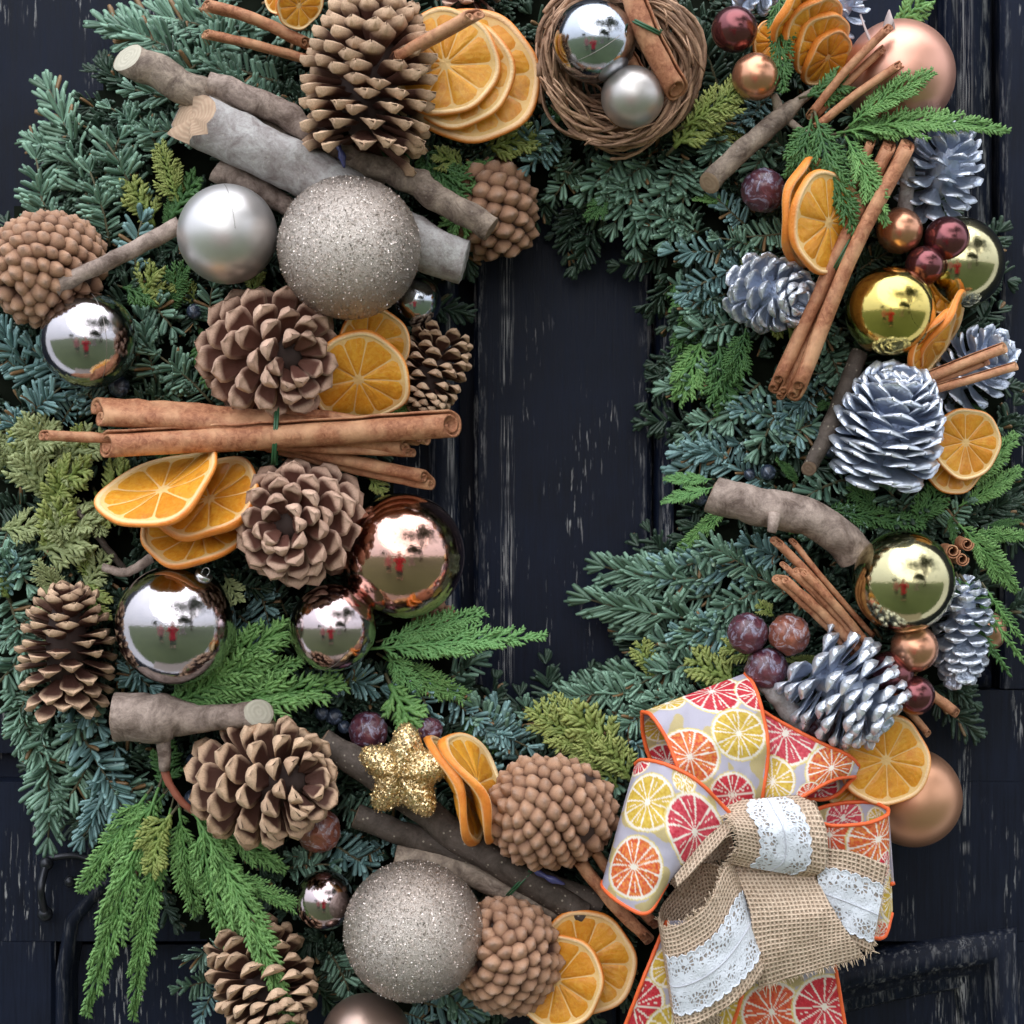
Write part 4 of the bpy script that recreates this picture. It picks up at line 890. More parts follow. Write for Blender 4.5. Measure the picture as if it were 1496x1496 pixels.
for i in range(26):
    a = rs.uniform(0, 6.28); rr = rs.uniform(95, 125); p0 = (905 + rr * math.cos(a), 97 + rr * math.sin(a), rs.uniform(205, 240)); b = a + rs.uniform(.3, .9); r2 = rr + rs.uniform(-28, 22)
    p1 = (905 + r2 * math.cos(b), 97 + r2 * math.sin(b), rs.uniform(220, 262)); mid = ((p0[0] + p1[0]) / 2 + rs.uniform(-8, 8), (p0[1] + p1[1]) / 2 + rs.uniform(-8, 8), 262)
    v, f = tube(catmull(loc_np([p0, mid, p1]), 10), 1.3 * S, 5); obj('tendril', mesh('tendril', v - np.array(nest.location), f, TWG[0]), nest)

# ================================================================== GREENERY
def needles(o, d, up, ln, wd, curl):
    """vectorised flat blunt needles; all arrays N,3 / N"""
    N = len(o); d = d / np.linalg.norm(d, axis=1)[:, None]; s = np.cross(d, up); s /= np.linalg.norm(s, axis=1)[:, None] + 1e-9; n = np.cross(s, d)
    rows = []; T = (0, .4, .85, 1.0); Wd = (.5, 1, 1.0, .62)
    for t, w in zip(T, Wd):
        c = o + d * (ln * t)[:, None] + n * (curl * ln * t * t)[:, None]; hw = (wd * .5 * w)[:, None]
        rows += [c - s * hw, c + n * hw * .42, c + s * hw, c - n * hw * .42]
    v = np.stack(rows, 1)                                   # N,16,3
    q = []
    for i in range(3):
        for j in range(4): q.append((i * 4 + j, i * 4 + (j + 1) % 4, (i + 1) * 4 + (j + 1) % 4, (i + 1) * 4 + j))
    q.append((12, 13, 14, 15)); q = np.array(q)[:, ::-1]
    f = (q[None] + (np.arange(N) * 16)[:, None, None]).reshape(-1, 4)
    und = np.tile(np.array([.35, 0, .35, 1] * 4), N)
    return v.reshape(-1, 3), f, und
def fir_data(L, nl, rng, curve=0., dens=3.3, flat=.75, around=False, wide=6.1):
    n = int(L / dens) * 2; t = np.sort(rng.random(n)) ** .95; t[-10:] = 1 - rng.random(10) * .03
    y = t * L; x = curve * L * t * t; z = .10 * L * np.sin(t * 2.2)
    o = np.stack([x, y, z], 1); tan = np.stack([2 * curve * t, np.ones(n), .22 * np.cos(t * 2.2)], 1); tan /= np.linalg.norm(tan, axis=1)[:, None]
    ph = (rng.random(n) * (math.pi * 1.16) - .25) if not around else rng.random(n) * 2 * math.pi
    ph = np.where(rng.random(n) < .55, np.where(rng.random(n) < .5, rng.normal(.25, .3, n), math.pi - rng.normal(.25, .3, n)), ph)
    side = np.cross(tan, np.array((0, 0, 1.))); side /= np.linalg.norm(side, axis=1)[:, None]; nn = np.cross(side, tan)
    rad = side * np.cos(ph)[:, None] + nn * (np.sin(ph) * flat)[:, None]
    la = np.radians(66 - 40 * t ** 3 + rng.normal(0, 7, n)); d = rad * np.sin(la)[:, None] + tan * np.cos(la)[:, None]
    ln = nl * (.74 + .42 * rng.random(n)) * (1 - .30 * t ** 4) * (.75 + .25 * np.minimum(1, t * 6)); wd = wide * (.82 + .36 * rng.random(n))
    v, f, u = needles(o, d, nn + .25 * rng.normal(size=(n, 3)), ln, wd, .10 + .14 * rng.random(n)); tint = np.repeat(rng.random(n), 16)
    sp = np.stack([curve * L * np.linspace(0, 1, 9) ** 2, np.linspace(0, L, 9), .10 * L * np.sin(np.linspace(0, 1, 9) * 2.2)], 1)
    return v, f, u, tint, sp
FV = {}
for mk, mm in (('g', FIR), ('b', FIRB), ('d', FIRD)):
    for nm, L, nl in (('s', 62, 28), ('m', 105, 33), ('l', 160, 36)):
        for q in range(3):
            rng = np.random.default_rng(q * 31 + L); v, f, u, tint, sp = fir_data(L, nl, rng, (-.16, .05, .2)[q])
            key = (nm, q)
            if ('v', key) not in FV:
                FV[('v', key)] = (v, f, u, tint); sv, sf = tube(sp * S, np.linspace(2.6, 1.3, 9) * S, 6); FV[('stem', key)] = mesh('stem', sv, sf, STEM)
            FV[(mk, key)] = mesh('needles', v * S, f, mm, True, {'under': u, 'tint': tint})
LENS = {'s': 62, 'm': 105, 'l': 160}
DIRS = ('right of', 'below right of', 'below', 'below left of', 'left of', 'above left of', 'above', 'above right of'); USED = set()
def glabel(head, x, y):
    c = sorted(LMK, key=lambda m: math.hypot(m[0] - x, m[1] - y))
    for m in c[:12]:
        for form in ('%s %s the %s', '%s close %s the %s', '%s farther %s the %s'):
            a = int(round(math.atan2(y - m[1], x - m[0]) / (math.pi / 4))) % 8
            dist = math.hypot(m[0] - x, m[1] - y)
            if 'farther' in form and dist < 60: continue
            if 'close' in form and dist > 110: continue
            lb = form % (head, DIRS[a], m[2])
            if lb not in USED: USED.add(lb); return lb
    return lb
HEADS = {'g': 'green fir sprig', 'b': 'bluish fir sprig', 'd': 'shade-coloured fir sprig'}
def fir(x0, y0, x1, y1, mk='g', d0=None, d1=None, roll=None, k=1.0):
    d0 = hgt(x0, y0) + 2 if d0 is None else d0; d1 = max(hgt(x1, y1), 25) + 16 if d1 is None else d1
    a, b = P(x0, y0, d0), P(x1, y1, d1); ln = (b - a).length / S; nm = min(LENS, key=lambda q: abs(LENS[q] - ln / k)); s = ln / LENS[nm]
    q = random.randrange(3); key = (nm, q); rot = frame(b - a, V(U(-.35, .35), U(-.5, .1), 1))
    mx, my = (x0 + 2 * x1) / 3, (y0 + 2 * y1) / 3
    t = empty('fir_sprig', a, glabel(HEADS[mk], mx, my), 'fir sprig', 'fir sprigs in the wreath', rot); t.scale = (max(s, .8) if s < 1 else min(s, 1.15), s, max(s, .8) if s < 1 else min(s, 1.15))
    obj('stem', FV[('stem', key)], t); obj('needles', FV[(mk, key)], t, kind='stuff')

def cyp_data(L, wfac, rng, ang=38, step=7.5, thick=2.7, droop=.12, curve=.1, frill=1.0, sub=True):
    mb = MB()
    def cord(p0, d, ln, r, tip0, z=0, bend=0.):
        n = max(3, int(ln / 4.2)); t = np.linspace(0, 1, n + 1); side = np.array((d[1], -d[0], 0)); pts = p0 + np.outer(t * ln, d) + np.outer(bend * ln * t * t, side); pts[:, 2] += z * t * t * ln
        rr = r * (1 - .55 * t ** 2) * (1 + .28 * (np.arange(n + 1) % 2)); rr[-1] *= .35
        v, f = tube(pts, rr, 4, True, up=(0, 0, 1)); mb.add(v, f, tint=float(rng.random()), tip=np.repeat(np.clip(tip0 + .6 * t ** 2, 0, 1), 4))
        return pts
    n = int(L / step); tt = np.linspace(0, 1, 14); main = np.stack([curve * L * tt ** 2, L * tt, -droop * L * tt ** 2 + .06 * L * np.sin(3 * tt)], 1)
    v, f = tube(main, np.linspace(thick * 1.1, thick * .6, 14), 5, True, up=(0, 0, 1)); mb.add(v, f, tint=.6, tip=.1)
    for i in range(n):
        t = .06 + .92 * i / n + rng.normal() * .008; t = min(.985, max(.03, t)); p = np.array([np.interp(t, tt, main[:, c]) for c in range(3)]); tan = np.array([2 * curve * t, 1, -2 * droop * t]); tan /= np.linalg.norm(tan)
        sg = 1 if i % 2 else -1; env = (math.sin(min(1, t * 2.2) * math.pi / 2) ** .7) * (1 - t) ** .62; ln = wfac * L * env * (.75 + .5 * rng.random()) + 7
        a = math.radians(ang * (1.08 - .35 * t) + rng.normal() * 5) * sg; d = np.array((math.sin(a) * tan[1] + math.cos(a) * tan[0], math.cos(a) * tan[1] - math.sin(a) * tan[0], rng.normal() * .12 + .05)); d /= np.linalg.norm(d)
        bd = -.14 * sg; pts = cord(p, d, ln, thick * .92, t * .35, z=-.12, bend=bd)
        if sub and ln > 11:
            m = int(ln / (5.6 / frill))
            for j in range(m):
                u = .18 + .78 * j / max(1, m); c = p + d * ln * u + np.array((d[1], -d[0], 0)) * bd * ln * u * u + np.array((0, 0, -.12 * u * u * ln)); s2 = 1 if j % 2 else -1
                l2 = (.34 * ln * (1 - u) + 5.5) * (.8 + .4 * rng.random()); a2 = math.radians((34 + rng.normal() * 6) * s2); d2 = np.array((d[0] * math.cos(a2) + d[1] * math.sin(a2), -d[0] * math.sin(a2) + d[1] * math.cos(a2), d[2] + rng.normal() * .1))
                cord(c, d2, l2, thick * .80, .2 + .5 * u, z=-.05, bend=-.1 * s2)
                if l2 > 16:
                    for w in (.4, .65):
                        a3 = a2 * .4 + math.radians(30) * (1 if w < .5 else -1); d3 = np.array((d[0] * math.cos(a3) + d[1] * math.sin(a3), -d[0] * math.sin(a3) + d[1] * math.cos(a3), d[2])); cord(c + d2 * l2 * w, d3, l2 * .42, thick * .68, .6)
    return mb
CV = {}
CMAT = {'c': CYP, 'd': CYPD, 'p': CYPP, 'y': CYPY, 'o': CYPO}
CSH = {'feather': (190, .30, 36, 7.2, 2.5, .10, .08, 1.), 'long': (300, .22, 33, 8, 2.7, .10, .10, 1.), 'fan': (120, .50, 44, 7.0, 2.8, .12, .05, 1.1), 'tuft': (64, .62, 46, 6.5, 3.1, .12, .1, 1.2), 'hang': (170, .16, 20, 9, 2.0, .06, .12, .8)}
def cyp_mesh(sh, mk, q):
    key = (sh, q)
    if key not in CV:
        L, w, an, st, th, dr, cu, fr = CSH[sh]; CV[key] = cyp_data(L, w, np.random.default_rng(q * 7 + int(L)), an, st, th, dr, cu * (1 if q % 2 else -1), fr)
    k2 = (sh, q, mk)
    if k2 not in CV:
        mb = CV[key]; CV[k2] = mesh('foliage', np.concatenate(mb.v) * S, mb.f, CMAT[mk], True, {k: np.concatenate(x) for k, x in mb.a.items()})
    return CV[k2]
CH = {'c': 'bright green cypress spray', 'd': 'dark green cypress spray', 'p': 'pale green cypress spray', 'y': 'yellow-green cypress tuft', 'o': 'olive moss-like cypress tuft'}
CYSTEM = mesh('stem', *(lambda vf: (vf[0], vf[1]))(tube(np.array([(0, -14, -4), (0, 0, 0), (0, 10, 0)]) * S, np.array([2.4, 2.2, 1.6]) * S, 6)), STEM)
def cyp(x0, y0, x1, y1, sh='feather', mk='c', d0=None, d1=None, tilt=None, wid=1.0):
    d0 = hgt(x0, y0) + 10 if d0 is None else d0; d1 = max(hgt(x1, y1), 20) + 30 if d1 is None else d1
    a, b = P(x0, y0, d0), P(x1, y1, d1); ln = (b - a).length / S; s = ln / CSH[sh][0]; rot = frame(b - a, tilt and V(*tilt) or V(U(-.3, .3), U(-.45, .1), 1))
    t = empty('cypress_spray', a, glabel(CH[mk], (x0 + 2 * x1) / 3, (y0 + 2 * y1) / 3), 'cypress spray', 'cypress sprays in the wreath', rot); t.scale = (s * wid, s, s)
    obj('stem', CYSTEM, t); obj('foliage', cyp_mesh(sh, mk, random.randrange(3)), t)

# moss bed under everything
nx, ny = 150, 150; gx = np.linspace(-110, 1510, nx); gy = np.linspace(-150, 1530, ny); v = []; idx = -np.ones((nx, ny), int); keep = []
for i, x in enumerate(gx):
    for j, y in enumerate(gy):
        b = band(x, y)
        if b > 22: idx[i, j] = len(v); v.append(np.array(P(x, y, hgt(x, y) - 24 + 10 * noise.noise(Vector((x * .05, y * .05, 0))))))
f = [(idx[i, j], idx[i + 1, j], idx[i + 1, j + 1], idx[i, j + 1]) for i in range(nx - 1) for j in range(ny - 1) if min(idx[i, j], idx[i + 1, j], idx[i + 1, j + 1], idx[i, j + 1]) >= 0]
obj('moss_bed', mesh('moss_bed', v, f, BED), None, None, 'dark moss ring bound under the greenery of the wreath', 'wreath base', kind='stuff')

# dense undergrowth of needles: one mass nobody could count
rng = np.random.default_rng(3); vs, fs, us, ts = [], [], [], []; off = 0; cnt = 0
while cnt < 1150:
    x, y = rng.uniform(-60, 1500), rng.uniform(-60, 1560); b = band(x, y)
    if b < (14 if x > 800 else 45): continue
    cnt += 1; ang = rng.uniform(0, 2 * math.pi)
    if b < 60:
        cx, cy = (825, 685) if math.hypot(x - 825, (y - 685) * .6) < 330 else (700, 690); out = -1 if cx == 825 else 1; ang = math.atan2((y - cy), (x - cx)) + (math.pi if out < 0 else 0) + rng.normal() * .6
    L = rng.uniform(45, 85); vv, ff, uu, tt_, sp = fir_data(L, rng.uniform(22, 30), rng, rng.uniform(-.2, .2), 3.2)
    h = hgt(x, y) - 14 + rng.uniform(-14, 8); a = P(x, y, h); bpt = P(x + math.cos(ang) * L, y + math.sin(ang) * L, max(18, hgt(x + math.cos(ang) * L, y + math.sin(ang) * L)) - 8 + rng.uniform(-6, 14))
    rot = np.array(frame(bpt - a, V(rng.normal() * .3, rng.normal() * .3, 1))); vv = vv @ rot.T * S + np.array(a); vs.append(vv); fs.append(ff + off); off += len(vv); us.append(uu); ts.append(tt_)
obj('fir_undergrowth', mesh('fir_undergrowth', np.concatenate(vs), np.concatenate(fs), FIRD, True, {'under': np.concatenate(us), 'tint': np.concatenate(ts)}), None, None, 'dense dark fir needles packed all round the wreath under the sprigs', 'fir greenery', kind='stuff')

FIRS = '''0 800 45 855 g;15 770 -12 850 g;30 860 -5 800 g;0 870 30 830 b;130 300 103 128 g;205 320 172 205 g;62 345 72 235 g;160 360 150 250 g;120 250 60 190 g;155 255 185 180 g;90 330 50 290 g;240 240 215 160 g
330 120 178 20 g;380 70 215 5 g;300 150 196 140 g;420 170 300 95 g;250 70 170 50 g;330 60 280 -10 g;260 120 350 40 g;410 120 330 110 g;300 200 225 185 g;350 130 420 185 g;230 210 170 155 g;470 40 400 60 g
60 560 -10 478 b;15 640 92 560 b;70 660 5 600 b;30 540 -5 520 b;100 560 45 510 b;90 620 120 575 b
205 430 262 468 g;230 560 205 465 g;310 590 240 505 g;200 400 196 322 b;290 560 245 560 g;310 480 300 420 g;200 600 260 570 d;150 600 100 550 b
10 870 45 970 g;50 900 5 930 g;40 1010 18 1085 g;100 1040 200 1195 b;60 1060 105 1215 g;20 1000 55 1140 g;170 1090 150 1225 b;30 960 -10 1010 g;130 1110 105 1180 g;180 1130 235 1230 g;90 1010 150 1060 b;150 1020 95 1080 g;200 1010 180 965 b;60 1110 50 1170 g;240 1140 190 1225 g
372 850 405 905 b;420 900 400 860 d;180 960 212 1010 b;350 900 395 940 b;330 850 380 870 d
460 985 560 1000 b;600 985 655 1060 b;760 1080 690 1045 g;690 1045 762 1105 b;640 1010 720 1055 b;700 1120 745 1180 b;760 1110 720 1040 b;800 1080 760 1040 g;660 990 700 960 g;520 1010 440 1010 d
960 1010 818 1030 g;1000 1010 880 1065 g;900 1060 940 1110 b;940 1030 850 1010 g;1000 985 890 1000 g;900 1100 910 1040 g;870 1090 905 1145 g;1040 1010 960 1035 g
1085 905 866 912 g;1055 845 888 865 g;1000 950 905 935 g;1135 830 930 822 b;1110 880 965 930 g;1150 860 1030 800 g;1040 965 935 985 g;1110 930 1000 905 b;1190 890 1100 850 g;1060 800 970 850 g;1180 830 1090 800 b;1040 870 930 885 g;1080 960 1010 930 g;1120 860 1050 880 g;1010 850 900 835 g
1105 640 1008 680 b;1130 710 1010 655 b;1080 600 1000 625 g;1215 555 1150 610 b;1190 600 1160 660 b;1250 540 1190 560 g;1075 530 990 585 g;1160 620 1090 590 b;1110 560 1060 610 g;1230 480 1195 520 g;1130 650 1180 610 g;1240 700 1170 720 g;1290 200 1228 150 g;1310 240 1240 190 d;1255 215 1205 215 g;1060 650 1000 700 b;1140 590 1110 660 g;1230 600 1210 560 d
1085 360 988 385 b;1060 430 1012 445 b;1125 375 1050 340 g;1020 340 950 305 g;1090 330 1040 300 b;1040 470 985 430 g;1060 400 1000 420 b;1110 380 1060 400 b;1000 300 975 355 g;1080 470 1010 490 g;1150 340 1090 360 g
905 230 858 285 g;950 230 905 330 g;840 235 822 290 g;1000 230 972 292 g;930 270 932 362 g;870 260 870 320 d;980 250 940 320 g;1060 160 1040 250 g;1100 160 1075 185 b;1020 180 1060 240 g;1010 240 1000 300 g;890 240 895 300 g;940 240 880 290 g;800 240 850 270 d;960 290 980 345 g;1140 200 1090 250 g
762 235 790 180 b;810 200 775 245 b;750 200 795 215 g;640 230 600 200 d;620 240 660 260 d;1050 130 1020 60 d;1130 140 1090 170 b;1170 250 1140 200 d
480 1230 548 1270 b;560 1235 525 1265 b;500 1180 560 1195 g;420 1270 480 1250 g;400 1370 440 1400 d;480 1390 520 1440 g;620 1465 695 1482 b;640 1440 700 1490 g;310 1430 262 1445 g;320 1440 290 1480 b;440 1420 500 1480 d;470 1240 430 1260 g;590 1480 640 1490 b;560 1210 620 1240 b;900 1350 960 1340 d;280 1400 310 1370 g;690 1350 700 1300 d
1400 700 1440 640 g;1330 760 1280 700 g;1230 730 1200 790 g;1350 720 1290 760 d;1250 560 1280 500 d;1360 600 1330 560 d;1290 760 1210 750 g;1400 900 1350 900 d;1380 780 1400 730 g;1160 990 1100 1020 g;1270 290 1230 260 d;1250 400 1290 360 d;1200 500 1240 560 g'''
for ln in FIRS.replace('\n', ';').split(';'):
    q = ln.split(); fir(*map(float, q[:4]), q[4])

CY = [ # x0,y0,x1,y1,shape,colour,d0,d1
 (232, 1150, 98, 1492, 'long', 'c', 200, 150, None, .7), (215, 1160, 105, 1300, 'feather', 'c', 190, 170), (250, 1180, 170, 1500, 'long', 'c', 195, 130, None, .6), (262, 1180, 275, 1345, 'feather', 'c', 195, 165),
 (280, 1188, 425, 1262, 'feather', 'c', 205, 195), (285, 1190, 455, 1490, 'long', 'c', 215, 255, None, .8), (290, 1200, 330, 1400, 'feather', 'c', 205, 210), (240, 1160, 150, 1270, 'feather', 'c', 190, 180), (330, 1270, 440, 1340, 'feather', 'c', 225, 225),
 (250, 1190, 205, 1240, 'tuft', 'y', 215, 215), (235, 1220, 215, 1275, 'tuft', 'y', 215, 210),
 (245, 1022, 432, 890, 'feather', 'c', 195, 235), (240, 1025, 502, 1022, 'feather', 'c', 190, 225), (255, 1028, 380, 960, 'fan', 'c', 200, 235), (270, 1030, 440, 975, 'feather', 'c', 200, 225),
 (540, 948, 802, 946, 'long', 'p', 185, 175), (560, 935, 712, 903, 'feather', 'p', 180, 175), (565, 955, 610, 1015, 'fan', 'p', 170, 165), (560, 960, 690, 1035, 'feather', 'c', 150, 150), (570, 1000, 605, 1075, 'tuft', 'c', 175, 190),
 (1222, 195, 1474, 160, 'long', 'c', 245, 230), (1240, 185, 1358, 92, 'feather', 'c', 250, 265), (1228, 198, 1350, 190, 'feather', 'd', 240, 235), (1235, 200, 1305, 320, 'feather', 'c', 245, 290), (1192, 170, 1235, 340, 'feather', 'd', 250, 285), (1185, 175, 1160, 262, 'fan', 'd', 245, 262),
 (1180, 140, 1240, 125, 'tuft', 'd', 240, 250), (1140, -10, 1132, 130, 'feather', 'd', 230, 262), (1000, 185, 1092, 128, 'fan', 'y', 200, 235), (985, 215, 1040, 160, 'tuft', 'y', 185, 205), (1305, 38, 1357, 2, 'tuft', 'c', 150, 150), (1265, 120, 1275, 70, 'tuft', 'd', 170, 180),
 (1042, 712, 966, 738, 'feather', 'p', 140, 130), (1060, 745, 985, 800, 'feather', 'c', 140, 120), (1040, 700, 968, 704, 'feather', 'p', 140, 125),
 (1030, 490, 995, 590, 'fan', 'c', 130, 120), (1050, 500, 1060, 610, 'fan', 'd', 150, 150), (1010, 440, 1000, 540, 'fan', 'd', 110, 110), (1090, 480, 1070, 560, 'fan', 'd', 165, 165), (1000, 400, 992, 470, 'tuft', 'p', 100, 95),
 (1400, 765, 1496, 860, 'feather', 'c', 160, 150), (1390, 720, 1496, 640, 'feather', 'c', 165, 150), (1400, 740, 1500, 690, 'feather', 'c', 155, 140), (1200, 745, 1350, 775, 'feather', 'd', 165, 180), (1280, 750, 1240, 700, 'fan', 'd', 170, 175), (1330, 770, 1390, 700, 'fan', 'd', 165, 170), (1420, 780, 1510, 790, 'feather', 'c', 150, 140),
 (1390, 850, 1462, 1000, 'hang', 'd', 200, 170), (1410, 850, 1490, 985, 'hang', 'c', 190, 150), (1400, 845, 1430, 960, 'hang', 'd', 195, 190), (1440, 860, 1498, 960, 'hang', 'c', 180, 150), (1395, 845, 1498, 900, 'hang', 'd', 190, 150),
 (262, 300, 238, 212, 'fan', 'y', 165, 190), (225, 330, 195, 262, 'tuft', 'y', 150, 170), (250, 320, 290, 262, 'tuft', 'd', 160, 180), (200, 455, 230, 395, 'tuft', 'y', 150, 175), (240, 460, 270, 380, 'fan', 'd', 150, 170), (290, 440, 250, 410, 'tuft', 'y', 150, 165), (180, 420, 225, 440, 'tuft', 'd', 160, 170),
 (600, 250, 560, 180, 'tuft', 'd', 160, 170), (680, 250, 640, 220, 'tuft', 'y', 150, 175), (720, 230, 650, 290, 'fan', 'c', 150, 165), (610, 210, 680, 300, 'fan', 'd', 150, 180), (700, 290, 650, 330, 'tuft', 'c', 150, 165),
 (880, 1110, 782, 1030, 'fan', 'y', 160, 175), (905, 1155, 845, 1070, 'fan', 'y', 165, 185), (900, 1100, 840, 1030, 'tuft', 'y', 165, 185), (920, 1140, 890, 1080, 'tuft', 'y', 175, 190), (860, 1060, 800, 1035, 'tuft', 'y', 150, 165),
 (1080, 1000, 1010, 970, 'tuft', 'y', 160, 170), (1110, 960, 1060, 940, 'tuft', 'y', 170, 180), (960, 990, 930, 945, 'tuft', 'y', 120, 130), (1130, 900, 1110, 880, 'tuft', 'y', 180, 190),
 (240, 1150, 250, 1085, 'tuft', 'd', 170, 180), (600, 590, 560, 605, 'tuft', 'c', 170, 190), (540, 700, 560, 720, 'tuft', 'y', 190, 200), (330, 845, 345, 880, 'tuft', 'o', 200, 230)]
for c in CY: cyp(*c)
rs = random.Random(21); k_ = 0
while k_ < 40:
    x, y = rs.choice(((rs.uniform(150, 340), rs.uniform(420, 700)), (rs.uniform(985, 1250), rs.uniform(330, 980)), (rs.uniform(60, 500), rs.uniform(180, 480)), (rs.uniform(350, 900), rs.uniform(980, 1120)), (rs.uniform(1150, 1450), rs.uniform(500, 800)), (rs.uniform(600, 1100), rs.uniform(180, 300))))
    if band(x, y) < 25: continue
    a = rs.uniform(0, 6.28); L = rs.uniform(50, 85); k_ += 1
    cyp(x, y, x + L * math.cos(a), y + L * math.sin(a), rs.choice(('tuft', 'fan', 'feather')), rs.choice('ydcdy'), hgt(x, y) + 4, hgt(x, y) + rs.uniform(16, 32))
rs = random.Random(9)
for i in range(34):
    x = rs.uniform(-10, 165); y = rs.uniform(640, 880); a = rs.uniform(-2.6, 1.6); L = rs.uniform(48, 80)
    if x > 120 and y < 700: continue
    cyp(x, y, x + L * math.cos(a), y + L * math.sin(a), rs.choice(('tuft', 'tuft', 'fan')), rs.choice(('o', 'o', 'y')), hgt(x, y) + rs.uniform(0, 14), hgt(x, y) + rs.uniform(26, 52))

# ================================================================== BOW
def sheet(A, B, step=1.7, bulge=0.0, nvmax=400):
    """ruled cloth between two edge curves A and B (px,py,d); returns verts(world), faces, image px, cloth coords"""
    A = np.array(A, float); B = np.array(B, float)
    la = np.linalg.norm(np.diff(A, axis=0), axis=1).sum(); lb = np.linalg.norm(np.diff(B, axis=0), axis=1).sum(); nu = max(6, int(max(la, lb) / step))
    a, b = catmull(A, nu), catmull(B, nu); w = np.linalg.norm(a - b, axis=1).max(); nv = max(4, int(w / step)); s = np.linspace(0, 1, nv)
    g = a[:, None] * (1 - s)[None, :, None] + b[:, None] * s[None, :, None]; g[..., 2] += bulge * np.sin(s * math.pi)[None]
    for i in range(nu):
        for j in range(0, nv): g[i, j, 2] += 5 * noise.noise(Vector((g[i, j, 0] * .022, g[i, j, 1] * .022, 1))) + 1.5 * noise.noise(Vector((g[i, j, 0] * .07, g[i, j, 1] * .05, 4)))
    k = (DC - g[..., 2]) / F; Wd = np.stack([(g[..., 0] - 748) * k * S, -g[..., 2] * S, (748 - g[..., 1]) * k * S], -1)
    mid = Wd[:, nv // 2]; al = np.concatenate([[0], np.cumsum(np.linalg.norm(np.diff(mid, axis=0), axis=1))]) / S; ac = s[None] * np.linalg.norm(Wd[:, 0] - Wd[:, -1], axis=1)[:, None] / S
    uv = np.stack([np.repeat(al[:, None], nv, 1), ac], -1)
    i, j = np.meshgrid(np.arange(nu - 1), np.arange(nv - 1), indexing='ij'); q = (i * nv + j).ravel(); f = np.stack([q, q + 1, q + nv + 1, q + nv], 1)
    return Wd.reshape(-1, 3), f, g.reshape(-1, 3), uv.reshape(-1, 2), nu, nv
n = NT('citrus_ribbon_cloth'); w_ = n.noise(1700, 2, vec=n.coord()); cc = n.mix(n.mr(w_, .4, .7, 0, .07), n.attr('print', 'Color'), (.80, .76, .78)); n.set(Base_Color=cc, Roughness=.6, Specular_IOR_Level=.35); n.bump(w_, .25, .0004); n.translucent(cc, .12); RIB = n.m
ORW = simple('orange_wired_edge', (.80, .13, .03), .55); KN = simple('unused', (.5, .4, .3), .8)
def mat_burlap():
    n = NT('burlap'); sp = n.n('SeparateXYZ'); n.put(sp.inputs[0], n.attr('wv', 'Vector'))
    w1 = n.noise(420, 5, .75, n.coord())
    def line(o, p):
        q = n.math('ADD', n.math('DIVIDE', o, p), n.math('MULTIPLY', n.noise(60, 2, vec=n.coord()), .8)); s_ = n.math('SINE', n.math('MULTIPLY', q, 2 * math.pi)); return n.math('MULTIPLY', n.math('ADD', s_, 1.), .5)
    a, b = line(sp.outputs[0], 6.3), line(sp.outputs[1], 6.0); hole = n.math('MULTIPLY', a, b); hgt_ = n.math('MAXIMUM', n.math('SUBTRACT', 1., a), n.math('SUBTRACT', 1., b))
    c = n.mix(n.mr(w1, .3, .7), (.52, .38, .27), (.80, .64, .49)); c = n.mix(n.mr(hole, .35, .8, 0, .7), c, (.19, .115, .075))
    n.set(Base_Color=c, Roughness=.9, Specular_IOR_Level=.1); n.bump(hgt_, .9, .0016); return n.m
BUR = mat_burlap()
def mat_lace():
    n = NT('lace'); sp = n.n('SeparateXYZ'); n.put(sp.inputs[0], n.attr('wv', 'Vector'))
    vo = n.n('TexVoronoi'); vo.feature = 'DISTANCE_TO_EDGE'; vo.inputs['Scale'].default_value = 1 / 5.8; n.put(vo.inputs['Vector'], n.attr('wv', 'Vector'))
    hole = n.mr(vo.outputs['Distance'], .13, .19); zone = n.attr('net')
    n1 = n.noise(.05, 2, vec=n.attr('wv', 'Vector')); hz = n.math('MULTIPLY', n.math('MULTIPLY', hole, zone), n.mr(n1, .38, .50))
    n.set(Base_Color=(.66, .70, .76), Roughness=.75); n.put(n.b.inputs['Alpha'], n.math('SUBTRACT', 1., n.math('MULTIPLY', hz, .82))); n.bump(n.math('SUBTRACT', 1., hole), .6, .0008); return n.m
LACE = mat_lace(); LTHR = simple('lace_thread', (.5, .51, .56), .8); FRAY = simple('frayed_threads', (.66, .52, .38), .9)
COLS = {'r': ((.50, .008, .025), (.64, .025, .045)), 'o': ((.62, .045, .012), (.74, .14, .03)), 'y': ((.58, .36, .02), (.70, .50, .07)), 'p': ((.54, .012, .04), (.68, .08, .11)), 'h': ((.62, .06, .015), (.76, .26, .045))}
